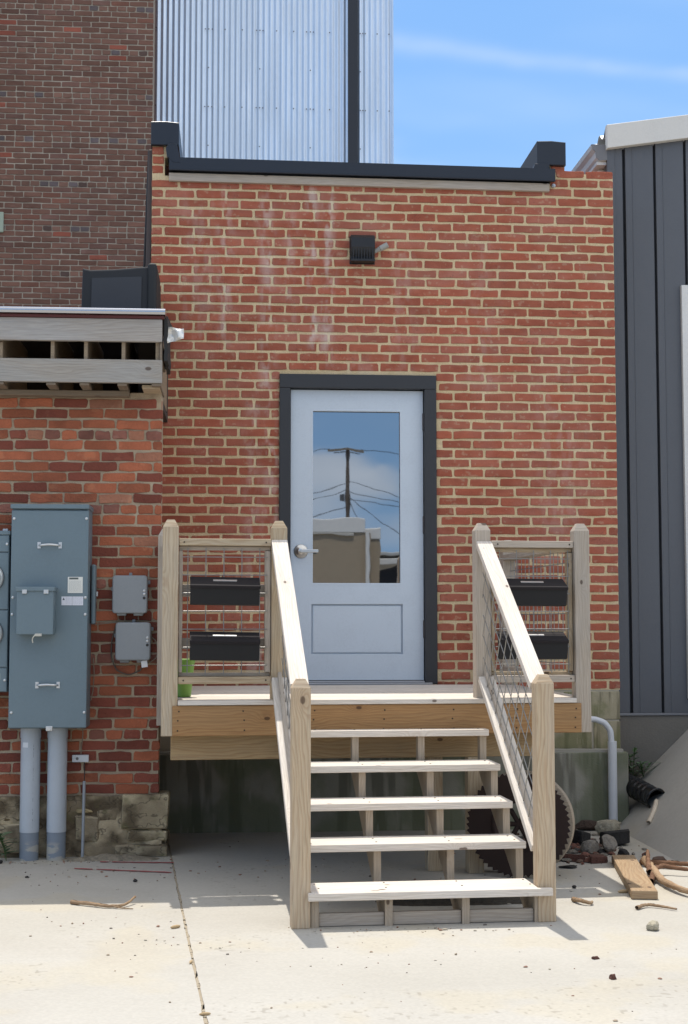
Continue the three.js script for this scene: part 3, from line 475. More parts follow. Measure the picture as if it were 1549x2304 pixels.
// ------------------------------------------------------------------ tall brick building behind
{
  const b = thing('tall_brick_building', 'tall dark brown brick building rising behind the lean-to roof', 'building');
  const Z = -6, X1 = -0.925, X0 = -5.2;
  const bm = makeTex(512, 512, (u, v) => { const a = fbm(u * 7, v * 7, 191, 5, 7, 7); const k = 0.70 + 0.45 * a; let c = [k, k, k]; const lime = sstep(0.68, 0.86, fbm(u * 10, v * 24, 193, 5, 10, 24)); return mix3(c, [1.6, 1.9, 2.1], lime * 0.35).map(q => Math.min(1, q * 0.8)); });
  const mat = new THREE.MeshStandardMaterial({ map: bm, vertexColors: true, bumpMap: setScale(grainBump, 3), bumpScale: 0.003, roughness: 0.92 });
  const mm = makeTex(512, 512, (u, v) => { const a = fbm(u * 9, v * 11, 195, 5, 9, 11); return mix3([0.27, 0.23, 0.18], [0.50, 0.435, 0.345], a); });
  const wall = part(b, 'wall', boxUV(pbox(X0, X1, 0, 10.2, Z - 0.3, Z - 0.006)), new THREE.MeshStandardMaterial({ map: setScale(mm, 0.5), roughness: 0.95 }));
  const list = layBricks({ x0: X0, x1: X1, y0: 4.1, y1: 10.2, len: 0.206, crs: 0.0633, jt: 0.0115, headerEvery: 8, headerAt: 2, seed: 31, jit: 0.008, start: 0.02 });
  const uvf = (x, y) => [x / 1.8, y / 1.8]; uvf.free = true;
  const blot = (x, y) => fbm(x * 1.1 + 9, y * 1.1, 197, 4);
  addBricks(wall, list, Z, mat, (q, r) => {
    let c = [0.208, 0.105, 0.074]; const t = r(); if (t > 0.975) c = [0.32, 0.095, 0.06]; else if (t > 0.93) c = [0.25, 0.11, 0.075]; else if (t > 0.80) c = [0.20, 0.105, 0.08]; if (q.hdr) { const s = r(); if (s > 0.86) c = [0.16, 0.125, 0.125]; else if (s > 0.78) c = [0.12, 0.075, 0.062]; else c = [0.235, 0.125, 0.09]; }
    const k = 0.86 + 0.36 * r(), w = 0.85 + 0.4 * blot(q.x, q.y); return c.map(v => v * k * w);
  }, uvf, 33, { wear: 0.008, uneven: 0.004, hidden: q => q.x < -2.72 || q.y < 4.75 || q.y > 8.5 });
  part(b, 'roof', pbox(X0, X1, 10.2, 10.4, -11, Z), flat(0.1, 0.1, 0.1, 0.9));
  part(b, 'side_wall', pbox(X1 - 0.3, X1 - 0.004, 0, 10.2, -11, Z - 0.31), flat(0.2, 0.11, 0.08, 0.9));
  part(b, 'lintel_fragment', boxUV(cbox(-2.68, -2.548, 5.72, 5.95, Z - 0.02, Z + 0.02, 0.01)), flat(0.36, 0.42, 0.33, 0.9));
}
// ------------------------------------------------------------------ corrugated metal tower
{
  const b = thing('metal_tower', 'tall tower clad in corrugated galvanized metal against the sky', 'tower');
  const Z = -6.5, Y0 = 4.0, Y1 = 10.6;
  const gal = makeTex(512, 512, (u, v) => { const a = fbm(u * 16, v * 3, 201, 4, 16, 3), s = fbm(u * 60, v * 60, 203, 3, 60, 60); const k = 0.84 + 0.10 * a + 0.05 * (s - 0.5); return [k * 0.97, k * 0.99, k]; });
  const gr = makeTex(256, 256, (u, v) => 0.30 + 0.22 * fbm(u * 8, v * 3, 205, 4, 8, 3), false);
  const mats = [0.80, 0.82, 0.79].map(k => { const m = new THREE.MeshStandardMaterial({ map: gal, roughnessMap: gr, roughness: 1, metalness: 0.85 }); m.color.setRGB(k * 0.90, k * 0.99, k * 1.10); return m; });
  const corr = (x0, x1, dz) => {
    const per = 0.0655, n = Math.max(2, Math.round((x1 - x0) / per * 10)), pos = [], uv = []; const f = x => Z + dz + 0.0085 * Math.sin(x / per * 2 * Math.PI);
    const P = i => x0 + (x1 - x0) * i / n;
    for (let i = 0; i < n; i++) { const a = P(i), c = P(i + 1); const q = [[a, Y0], [c, Y0], [c, Y1], [a, Y0], [c, Y1], [a, Y1]]; for (const [x, y] of q) { pos.push(x, y, f(x)); uv.push(x / 1.2, y / 1.6); } }
    const g = new THREE.BufferGeometry(); g.setAttribute('position', new THREE.Float32BufferAttribute(pos, 3)); g.setAttribute('uv', new THREE.Float32BufferAttribute(uv, 2)); g.computeVertexNormals(); const m = mergeVertices(g, 1e-5); m.computeVertexNormals(); return m;
  };
  const xs = [-1.6, -0.92, -0.31, 0.285, 0.875, 1.33]; for (let i = 0; i < 5; i++) part(b, 'siding_panel', corr(xs[i] - 0.03, xs[i + 1], 0.003 * (i % 2)), mats[i % 3]);
  part(b, 'siding_panel', corr(1.40, 1.835, 0.002), mats[1]);
  const trimM = painted(0.022, 0.024, 0.03, 0.5);
  part(b, 'black_trim', boxUV(cbox(1.315, 1.428, Y0, Y1, Z - 0.02, Z + 0.05, 0.004)), trimM, 'vertical black trim strip');
  part(b, 'corner_trim', boxUV(cbox(1.832, 1.852, Y0, Y1, Z - 0.1, Z + 0.014, 0.003)), mats[2]);
  const sc = []; const sg = new THREE.CylinderGeometry(0.006, 0.008, 0.006, 6); sg.rotateX(Math.PI / 2);
  for (let k = 0; k < 4; k++) for (const x of [-0.92, -0.35, -0.31, -0.27, -0.12, 0.08, 0.245, 0.285, 0.32, 0.48, 0.68, 0.83, 0.875, 0.91, 1.10, 1.46, 1.49, 1.52, 1.66, 1.80]) { const g = sg.clone(); g.translate(x, 6.46 + 0.925 * k + (x % 0.1) * 0.02, Z + 0.019); sc.push(g); }
  for (let k = 0; k < 4; k++) for (const x of [-0.31, 0.285, 0.875, 1.46]) { const g = sg.clone(); g.translate(x, 6.0 + 0.925 * k, Z + 0.019); sc.push(g); }
  const s = part(b, 'screws', sc, flat(0.12, 0.12, 0.13, 0.6, 0.5)); s.userData.kind = 'stuff';
  part(b, 'core', pbox(-1.6, 1.83, 0, Y1, -9.5, Z - 0.022), flat(0.3, 0.3, 0.31, 0.7));
}

// ------------------------------------------------------------------ grey metal-sided building on the right
{
  const b = thing('metal_building', 'charcoal metal-sided building with a pale roof fascia at the right', 'building');
  const Z = -0.35, roofY = x => 4.94 + (x - 2.775) * 0.152;
  const grey = painted(0.104, 0.110, 0.123, 0.5, 0.1), groove = flat(0.03, 0.031, 0.036, 0.7);  // groove is a darkened siding grey: the recess shade is in its colour
  const X1 = 6.5;
  part(b, 'wall', (() => { const g = extr([[2.80, 0.70], [X1, 0.70], [X1, roofY(X1)], [2.80, roofY(2.80)]], 0.15); g.translate(0, 0, Z - 0.19); return boxUV(g); })(), groove);
  let x = 2.985; const pitch = 0.232, gap = 0.024;
  const panel = (a, c) => { const g = extr([[a, 0.762], [c, 0.762], [c, roofY(c) + 0.01], [a, roofY(a) + 0.01]], 0.034, 0.002); g.translate(0, 0, Z - 0.036); part(b, 'siding_panel', boxUV(g, 1, [a * 3, 0]), grey); };
  panel(2.79, 2.911 - gap); for (let k = 0; k < 14; k++) { const a = 2.913 + k * pitch; panel(a, a + pitch - gap); const r1 = extr([[a + 0.05, 0.763], [a + 0.056, 0.763], [a + 0.056, roofY(a)], [a + 0.05, roofY(a)]], 0.003); r1.translate(0, 0, Z - 0.0005); if (k < 3) part(b, 'panel_rib', boxUV(r1), grey); }
  part(b, 'corner_trim', boxUV(cbox(2.772, 2.828, 3.742, 4.95, Z - 0.08, Z + 0.008, 0.003)), grey);
  part(b, 'base_trim', boxUV(cbox(2.80, 3.6, 0.742, 0.760, Z - 0.05, Z + 0.012, 0.002)), flat(0.22, 0.225, 0.24, 0.4, 0.6));
  part(b, 'rake_fascia', (() => { const g = extr([[2.765, roofY(2.765)], [X1, roofY(X1)], [X1, roofY(X1) + 0.172], [2.765, roofY(2.765) + 0.172]], 0.05, 0.003); g.translate(0, 0, Z + 0.004); return boxUV(g); })(), painted(0.66, 0.64, 0.60, 0.5), 'off-white sloping rake fascia');
  const white = painted(0.62, 0.62, 0.62, 0.5);
  const gut = [[2.775, 4.975], [2.775, 4.86], [2.715, 4.855], [2.690, 4.88], [2.685, 4.92], [2.660, 4.945], [2.655, 4.978], [2.665, 4.978], [2.672, 4.95], [2.70, 4.92], [2.705, 4.885], [2.765, 4.875], [2.765, 4.975]];
  const gt = part(b, 'gutter', (() => { const g = extr(gut, 5.2); g.translate(0, 0, Z - 5.2 + 0.0); return boxUV(g, 2); })(), white, 'white roof gutter running back along the eave');
  part(gt, 'end_cap', (() => { const g = extr(gut.slice(0, 7), 0.006); g.translate(0, 0, Z + 0.001); return boxUV(g); })(), flat(0.17, 0.17, 0.18, 0.6));
  part(b, 'side_wall', pbox(2.80, 2.90, 0.6, 4.90, -6, Z - 0.195), flat(0.52, 0.55, 0.50, 0.7));
  part(b, 'soffit', pbox(2.70, 2.82, 4.83, 4.854, -6, Z - 0.02), white);
  for (let k = 0; k < 3; k++) part(b, 'eave_bracket', boxUV(cbox(2.735, 2.798, 4.55, 4.828, Z - 0.25 - k * 1.2, Z - 0.12 - k * 1.2, 0.004)), white);
  // corrugated roof sheet seen at its edge
  part(b, 'roof', (() => { const n = 80, pos = [], f = z => 0.028 * Math.sin(z * 2 * Math.PI / 0.2), z0 = -6, z1 = Z - 0.01; const Q = (x, z) => [x, roofY(x) + 0.145 + f(z), z]; for (let i = 0; i < n * 5; i++) { const a = z0 + (z1 - z0) * i / (n * 5), c = z0 + (z1 - z0) * (i + 1) / (n * 5); const p = [Q(2.768, a), Q(2.768, c), Q(X1, c), Q(X1, a)]; for (const k of [0, 1, 2, 0, 2, 3]) pos.push(...p[k]); } const g = new THREE.BufferGeometry(); g.setAttribute('position', new THREE.Float32BufferAttribute(pos, 3)); const m = mergeVertices(g, 1e-5); m.computeVertexNormals(); return boxUV(m); })(), flat(0.55, 0.56, 0.58, 0.45, 0.6, { side: THREE.DoubleSide }));
  part(b, 'door_trim', boxUV(cbox(3.314, 3.43, 0.86, 3.917, Z - 0.002, Z + 0.035, 0.004)), painted(0.70, 0.69, 0.66, 0.5), 'white vertical door trim at the right edge');
  // concrete base and its cast slope
  const cm = new THREE.MeshStandardMaterial({ map: setScale(concreteMap, 0.6), color: new THREE.Color(0.42, 0.41, 0.40), bumpMap: setScale(concreteBump, 1.5), bumpScale: 0.004, roughness: 0.95 });
  part(b, 'concrete_base', boxUV(cbox(2.77, X1, -0.05, 0.742, Z - 0.2, Z + 0.0, 0.006)), cm);
  const slope = extr([[2.645, 0.0], [3.75, 1.06], [4.6, 1.08], [6.5, 1.08], [6.5, -0.06], [2.645, -0.06]], 2.6); slope.translate(0, 0, Z + 0.004);
  structure('concrete_slope', boxUV(slope), M.concrete);
}

// ------------------------------------------------------------------ wooden porch with its stair
const TH = 0.05, porch = thing('wooden_porch', 'weathered timber porch with open-riser stair, wire-mesh railings and pointed posts', 'porch', null, [-0.341, 0, 2.05], TH);
{
  const r = rngOf(61), pick = a => a[Math.floor(r() * a.length)];
  const B = (name, x0, x1, y0, y1, z0, z1, grain, mat, label) => part(porch, name, woodUV(cbox(x0, x1, y0, y1, z0, z1, 0.004), grain, r), mat ?? pick(M.tan), label);
  const W = 2.34, DK = 0.99;
  // decking
  for (let k = 0; k < 13; k++) { const z1 = 0.02 - k * 0.1455; B('deck_board', k === 0 ? 0.046 : -0.04, k === 0 ? W - 0.046 : W + 0.04, DK - 0.027, DK + (r() - 0.5) * 0.002, z1 - 0.14, z1, 0, pick(M.bleached)); }
  // framing
  B('rim_joist', 0.016, W - 0.016, 0.795, 0.961, -0.028, 0.010, 0, woodMat(WOOD.tan, [0.70, 0.49, 0.29]), 'front rim joist with warm flame grain and knots');
  B('beam', 0.01, W - 0.145, 0.655, 0.793, -0.20, -0.11, 0, woodMat(WOOD.tan, [0.80, 0.68, 0.50]), 'timber beam below the rim joist');
  B('side_joist', -0.040, -0.002, 0.795, 0.961, -1.87, -0.095, 2); B('side_joist', W + 0.002, W + 0.040, 0.795, 0.961, -1.87, -0.095, 2);
  for (let k = 1; k < 6; k++) B('floor_joist', k * 0.39 - 0.019, k * 0.39 + 0.019, 0.795, 0.961, -1.85, -0.03, 2);
  B('ledger', 0, W, 0.795, 0.961, -1.895, -1.857, 0);
  for (const [u, w] of [[1.52, -0.26], [1.735, -0.155]]) B('support_post', u - 0.045, u + 0.045, 0, 0.654, w - 0.044, w + 0.044, 1, M.tan[1]);
  // posts with pointed tops
  const post = (u, w, y0, y1, mat, label) => {
    const s = 0.0445, g = cbox(u - s, u + s, y0, y1 - 0.038, w - s, w + s, 0.004);
    const t = new THREE.CylinderGeometry(0.021 * Math.SQRT2, s * Math.SQRT2 * 0.985, 0.042, 4, 1); t.rotateY(Math.PI / 4); t.translate(u, y1 - 0.019, w);
    return part(porch, 'post', [woodUV(g, 1, r), woodUV(t.toNonIndexed(), 0, r)].map(q => { q.computeVertexNormals(); return q; }), mat, label);
  };
  const SL = 0.605, SR = 1.768;
  post(0, -0.045, 0.795, 1.985, M.tan[0]); post(SL, -0.074, 0.962, 1.985, M.tan[1]); post(SR, -0.074, 0.962, 1.982, M.grey[1]); post(W, -0.045, 0.795, 1.982, M.grey[2], 'corner post with a long drying crack');
  post(-0.025, -0.88, 0.795, 1.985, M.grey[0]); post(0.0, -1.80, 0.795, 1.985, M.tan[1]); post(W, -1.80, 0.795, 1.985, M.grey[0]);
  const FW = 1.22; post(SL, FW, 0, 1.150, M.tan[2], 'front stair post of yellow pine'); post(SR + 0.012, FW - 0.012, 0, 1.165, M.tan[2], 'front stair post of yellow pine');
  // wire mesh
  const wire = flat(0.30, 0.295, 0.28, 0.45, 0.7), wd = 0.0028;
  const mesh = (u0, u1, y0, y1, w, sp = 0.1, ph = 0.03) => { const l = []; for (let u = u0 + ph; u < u1; u += sp) l.push(rod([u, y0, w], [u, y1, w], wd)); for (let y = y0 + 0.05; y < y1; y += sp) l.push(rod([u0, y, w + 0.004], [u1, y, w + 0.004], wd)); const m = part(porch, 'wire_mesh', l, wire); return m; };
  // front railing panels
  const panel = (a, c, mats) => {
    B('top_rail', a, c, 1.843, 1.882, -0.105, -0.012, 0, mats[0]); B('rail_trim', a + 0.001, c - 0.001, 1.818, 1.842, -0.075, -0.05, 0, mats[1]);
    B('bottom_rail', a, c, 1.078, 1.118, -0.105, -0.012, 0, mats[0]); B('rail_trim', a + 0.001, c - 0.001, 1.119, 1.139, -0.085, -0.06, 0, mats[1]);
    B('rail_trim', a + 0.001, a + 0.022, 1.140, 1.817, -0.085, -0.04, 1, mats[1]); B('rail_trim', c - 0.034, c - 0.001, 1.140, 1.817, -0.085, -0.04, 1, mats[1]);
    mesh(a + 0.02, c - 0.02, 1.13, 1.83, -0.035);
  };
  panel(0.046, SL - 0.046, [M.tan[1], M.grey[0]]); panel(SR + 0.046, W - 0.046, [M.grey[1], M.tan[1]]);
  B('shelf_board', 0.047, SL - 0.047, 1.560, 1.630, -0.118, -0.088, 0, M.grey[2]); B('shelf_board', 0.047, SL - 0.047, 1.268, 1.330, -0.118, -0.088, 0, M.grey[2]);
  // side railings
  const side = (u, w0, w1) => {
    B('top_rail', u - 0.045, u + 0.045, 1.843, 1.882, w0, w1, 2, M.grey[0]); B('bottom_rail', u - 0.045, u + 0.045, 1.078, 1.118, w0, w1, 2, M.grey[0]);
    const l = []; for (let w = w0 + 0.04; w < w1; w += 0.1) l.push(rod([u, 1.12, w], [u, 1.84, w], wd)); for (let y = 1.17; y < 1.84; y += 0.1) l.push(rod([u + 0.004, y, w0], [u + 0.004, y, w1], wd)); part(porch, 'wire_mesh', l, wire);
  };
  side(W, -1.754, -0.092); side(0, -0.832, -0.092); side(0, -1.754, -0.927);
  // stair: five treads on four cut stringers
  const rise = 0.165, tw = [0.11, 0.38, 0.65, 0.92, 1.235];
  tw.forEach((w, k) => {
    const top = DK - rise * (k + 1), dep = k === 4 ? 0.225 : 0.272;
    const x0 = k === 4 ? 0.652 : 0.655, x1 = k === 4 ? SR + 0.012 - 0.0455 : SR - 0.004;
    const tr = B('tread', x0, x1, top - 0.036, top, w - dep, w, 0, M.bleached[k % 2]);
    if (k === 4) { const nose = [woodUV(cbox(0.636, SR + 0.03, top - 0.036, top, w + 0.0305, w + 0.062, 0.004), 0, r), woodUV(cbox(0.653, SR - 0.036, top - 0.036, top, w + 0.001, w + 0.0303, 0.003), 0, r)]; part(tr, 'nosing', nose, M.bleached[0]); }
  });
  const prof = [[-0.028, 0.78]]; tw.forEach((w, k) => { const top = DK - rise * (k + 1) - 0.038, wf = w - (k === 4 ? 0.012 : 0.03); prof.push([k === 0 ? -0.029 : tw[k - 1] - 0.03, top], [wf, top]); });
  const shp = [[0.011, 0.60], [0.011, DK - rise - 0.038]];
  tw.forEach((w, k) => { const top = DK - rise * (k + 1) - 0.038, f = w - (k === 4 ? -0.012 : 0.035); if (k > 0) shp.push([tw[k - 1] - 0.035, top]); shp.push([f, top]); });
  shp.push([tw[4] + 0.012, 0.0], [tw[4] - 0.16, 0.0]);
  for (const u of [0.672, 1.02, 1.388, 1.738]) part(porch, 'stringer', woodUV(sweepX(shp, u - 0.018, u + 0.018), 1, r), woodMat(WOOD.grey, [0.72, 0.66, 0.58]));
  for (const [a, c] of [[0.691, 1.001], [1.039, 1.369], [1.407, 1.719]]) B('kick_board', a, c, 0.002, 0.062, 1.205, 1.232, 0, M.grey[2]);
  // sloping hand rails, lower rails and mesh on both sides
  const slopeBox = (u, w, a, b, th, name, mat) => { // a, b: [w, y] of the top edge
    const A = new THREE.Vector2(...a), Bv = new THREE.Vector2(...b), L = A.distanceTo(Bv), ang = Math.atan2(a[1] - b[1], b[0] - a[0]);
    const g = woodUV(rbox(w, th, L, 0.004), 2, r); g.translate(0, -th / 2, 0); g.rotateX(ang); g.translate(u, (a[1] + b[1]) / 2, (a[0] + b[0]) / 2); return part(porch, name, g, mat);
  };
  for (const [u, d, side_] of [[SL, 0, -1], [SR, 0.012, 1]]) {
    slopeBox(u + d / 2, 0.089, [-0.028, 1.880], [FW - 0.046 - d, 1.125], 0.038, 'hand_rail', M.bleached[0]);
    slopeBox(u + d / 2, 0.089, [0.012, 1.115], [FW - 0.046 - d, 0.345], 0.038, 'lower_rail', M.bleached[1]);
    slopeBox(u + d / 2 , 0.022, [0.012, 1.145], [FW - 0.046 - d, 0.375], 0.030, 'rail_trim', M.grey[0]);
    const l = [], sl = (0.345 - 1.115) / (FW - 0.058), w0 = 0.0, w1 = FW - 0.05, dir = new THREE.Vector2(1, sl).normalize(), nrm = new THREE.Vector2(-dir.y, dir.x), uu = u + d / 2 - side_ * 0.014;
    const lo = w => 1.115 + (w - 0.012) * sl, hi = w => 1.842 + (w + 0.028) * (1.125 - 1.880) / (FW - 0.02);
    for (let q = 0.08; q < 0.62; q += 0.1) l.push(rod([uu, lo(w0) + q / nrm.y, w0], [uu, lo(w1) + q / nrm.y, w1], wd));
    for (let w = -0.4; w < w1 + 0.1; w += 0.1) { // wires square to the slope, cut at the posts
      let p0 = [w, lo(w)], p1 = [w + nrm.x * 0.62, lo(w) + nrm.y * 0.62]; const at = x => [x, p0[1] + (x - p0[0]) * nrm.y / nrm.x];
      const a = p0[0] < w0 ? at(w0) : p0; let b = p1[0] > w1 ? at(w1) : p1; if (a[0] >= w1 || b[0] <= w0 || b[1] > hi(b[0]) + 0.03 && a[1] > hi(a[0])) continue;
      l.push(rod([uu - side_ * 0.004, a[1], a[0]], [uu - side_ * 0.004, b[1], b[0]], wd));
    }
    part(porch, 'wire_mesh', l, wire);
  }
  // deck screws and nail heads on the rim and the posts
  const nl = []; for (const u of [0.05, 0.41, 0.80, 1.19, 1.58, 1.95, W - 0.05]) for (const y of [0.825, 0.88, 0.93]) { const g = new THREE.CylinderGeometry(0.005, 0.005, 0.003, 6); g.rotateX(Math.PI / 2); g.translate(u + rr(-.006, .006, r), y, 0.0105); nl.push(g); }
  tw.forEach((w, k) => { for (const u of [0.69, 1.02, 1.388, 1.72]) for (const q of [-0.06, -0.19]) { const g = new THREE.CylinderGeometry(0.005, 0.005, 0.003, 6); g.translate(u + rr(-.008, .008, r), DK - rise * (k + 1) + 0.0005, w + q + rr(-.01, .01, r)); nl.push(g); } });
  for (const [u0, y] of [[0.075, 1.862], [0.53, 1.862], [0.075, 1.098], [0.53, 1.098], [1.85, 1.862], [2.27, 1.862], [2.27, 1.098]]) { const g = new THREE.CylinderGeometry(0.005, 0.005, 0.003, 6); g.rotateX(Math.PI / 2); g.translate(u0, y, -0.0115); nl.push(g); }
  const nm = part(porch, 'nail_heads', nl, flat(0.05, 0.035, 0.025, 0.7, 0.4)); nm.userData.kind = 'stuff';
}
const porchPt = (u, y, w) => [-0.341 + u * Math.cos(TH) + w * Math.sin(TH), y, 2.05 - u * Math.sin(TH) + w * Math.cos(TH)];

// black lidded boxes hung on the front railings
{
  const m = painted(0.007, 0.007, 0.008, 0.75), lid = painted(0.012, 0.009, 0.010, 0.9), met = flat(0.75, 0.76, 0.76, 0.35, 0.7);
  const make = (name, label, u, y, tilt) => {
    const p = porchPt(u, y, -0.030), t = thing(name, label, 'box', 'black boxes hung on the porch railing', p, TH);
    const inner = new THREE.Group(); t.rotation.z = tilt;
    part(t, 'body', boxUV(sweepX([[0.002, -0.150], [0.075, -0.150], [0.095, -0.145], [0.112, -0.052], [0.112, -0.048], [0.002, -0.004]], 0, 0.375, 0.002)), m);
    part(t, 'lid', boxUV(sweepX([[0.0, -0.002], [0.0, 0.004], [0.119, -0.044], [0.121, -0.047], [0.118, -0.060], [0.114, -0.060], [0.114, -0.052]], -0.004, 0.379, 0.001)), lid);
    part(t, 'silver_strip', sweepX([[0.046, -0.0135], [0.047, -0.010], [0.062, -0.016], [0.061, -0.0195]], 0.122, 0.253), met, 'thin silver strip on the lid');
    part(t, 'bracket', [cbox(0.02, 0.04, -0.06, -0.012, -0.016, 0.0, 0.002), cbox(0.335, 0.355, -0.06, -0.012, -0.016, 0.0, 0.002)], m);
  };
  make('lidded_box', 'upper black slant-lid box on the left porch railing', 0.113, 1.666, -0.014);
  make('lidded_box', 'lower black slant-lid box on the left porch railing', 0.113, 1.362, -0.014);
  make('lidded_box', 'upper black slant-lid box on the right porch railing, behind the hand rail', 1.852, 1.662, -0.004);
  make('lidded_box', 'lower black slant-lid box on the right porch railing, behind the hand rail', 1.852, 1.362, -0.004);
}

// ------------------------------------------------------------------ electrical gear on the lean-to wall
const cabinetGrey = painted(0.150, 0.205, 0.235, 0.45, 0.1), zinc = flat(0.62, 0.63, 0.63, 0.38, 0.8);
const screwAt = (x, y, z) => { const g = new THREE.SphereGeometry(0.009, 10, 6, 0, Math.PI * 2, 0, Math.PI / 2); g.rotateX(Math.PI / 2); g.scale(1, 1, 0.6); g.translate(x, y, z); return g; };
function printed(w, h, draw) { const c = document.createElement('canvas'); c.width = w; c.height = h; const x = c.getContext('2d'); draw(x, w, h); const t = new THREE.CanvasTexture(c); t.colorSpace = THREE.SRGBColorSpace; return new THREE.MeshStandardMaterial({ map: t, roughness: 0.6 }); }
{
  const t = thing('electrical_cabinet', 'tall blue-grey electrical cabinet with two handles on the old brick wall', 'cabinet');
  const F = 1.35;
  part(t, 'body', boxUV(cbox(-1.312, -0.862, 0.790, 2.098, 1.085, F - 0.018, 0.006)), cabinetGrey);
  part(t, 'cover', boxUV(cbox(-1.315, -0.859, 0.795, 2.086, F - 0.017, F, 0.005)), cabinetGrey);
  part(t, 'rain_hood', boxUV(cbox(-1.322, -0.856, 2.094, 2.122, 1.085, F + 0.012, 0.005)), cabinetGrey);
  for (const x of [-1.255, -0.912]) part(t, 'mounting_lug', [cbox(x - 0.017, x + 0.017, 2.06, 2.142, 1.082, 1.0845, 0.001), cbox(x - 0.017, x + 0.017, 2.123, 2.144, 1.086, 1.10, 0.003)], zinc);
  for (const y of [1.876, 1.047]) { const x = -1.088; part(t, 'handle', [tube([[x - 0.06, y, F + 0.004], [x - 0.045, y, F + 0.024], [x, y + 0.003, F + 0.036], [x + 0.045, y, F + 0.024], [x + 0.06, y, F + 0.004]], 0.0075, 20, 8), cbox(x - 0.072, x - 0.052, y - 0.019, y + 0.019, F + 0.0005, F + 0.005, 0.001), cbox(x + 0.052, x + 0.072, y - 0.019, y + 0.019, F + 0.0005, F + 0.005, 0.001)], zinc); }
  for (const [x, y] of [[-1.300, 2.035], [-0.873, 2.037], [-1.300, 1.565], [-0.874, 1.565], [-1.302, 1.465], [-0.874, 1.465], [-1.298, 0.885], [-0.872, 0.885]]) part(t, 'screw', screwAt(x, y, F), zinc);
  const q = part(t, 'switch_box', boxUV(cbox(-1.262, -1.046, 1.345, 1.610, F + 0.002, F + 0.115, 0.006)), cabinetGrey);
  part(q, 'lid_hood', boxUV(cbox(-1.268, -1.040, 1.600, 1.626, F + 0.002, F + 0.125, 0.004)), cabinetGrey);
  for (const x of [-1.215, -1.090]) part(q, 'hinge', cbox(x - 0.014, x + 0.014, 1.585, 1.609, F + 0.116, F + 0.128, 0.002), zinc);
  part(q, 'hasp', [cbox(-1.152, -1.112, 1.336, 1.352, F + 0.112, F + 0.122, 0.002), tube([[-1.15, 1.345, F + 0.118], [-1.16, 1.332, F + 0.12], [-1.166, 1.318, F + 0.118], [-1.163, 1.298, F + 0.116]], 0.004, 12, 6)], flat(0.55, 0.53, 0.46, 0.5, 0.5));
  const lines = (x, w, y0, y1, n, r, col) => { x.fillStyle = col; for (let i = 0; i < n; i++) { const y = mix(y0, y1, i / n); let a = w * 0.08; while (a < w * 0.9) { const l = 3 + 12 * r(); x.fillRect(a, y, Math.min(l, w * 0.92 - a), 2); a += l + 4; } } };
  const a = part(t, 'paper_label', cbox(-0.978, -0.890, 1.592, 1.688, F + 0.0006, F + 0.0016, 0.0003), printed(128, 140, (x, w, h) => { x.fillStyle = '#dcdcd4'; x.fillRect(0, 0, w, h); x.fillStyle = '#555a58'; x.fillRect(12, 6, 78, 16); lines(x, w, 34, 132, 15, rngOf(3), '#9a9c98'); }), 'white printed data label');
  const c = part(t, 'paper_label', cbox(-1.014, -0.886, 1.519, 1.571, F + 0.0006, F + 0.0016, 0.0003), printed(180, 74, (x, w, h) => { x.fillStyle = '#d8dae2'; x.fillRect(0, 0, w, h); x.fillStyle = '#4b505c'; x.beginPath(); x.moveTo(8, 30); x.lineTo(18, 8); x.lineTo(28, 30); x.fill(); x.fillRect(88, 0, 2, h); x.save(); x.translate(30, 0); lines(x, 60, 10, 70, 7, rngOf(4), '#9496a8'); x.translate(58, 0); lines(x, 90, 6, 70, 8, rngOf(5), '#9496a8'); x.restore(); }), 'wide white warning label');
  part(t, 'side_channel', boxUV(cbox(-0.8555, -0.828, 1.405, 1.770, 1.12, 1.20, 0.012)), cabinetGrey);
  part(t, 'side_latch', cbox(-0.827, -0.817, 1.575, 1.605, 1.14, 1.17, 0.003), zinc);
  part(t, 'bottom_latch', [cbox(-1.095, -1.055, 0.776, 0.806, F - 0.02, F + 0.004, 0.004), rod([-1.075, 0.79, F], [-1.075, 0.79, F + 0.018], 0.008, 10)], zinc);
}
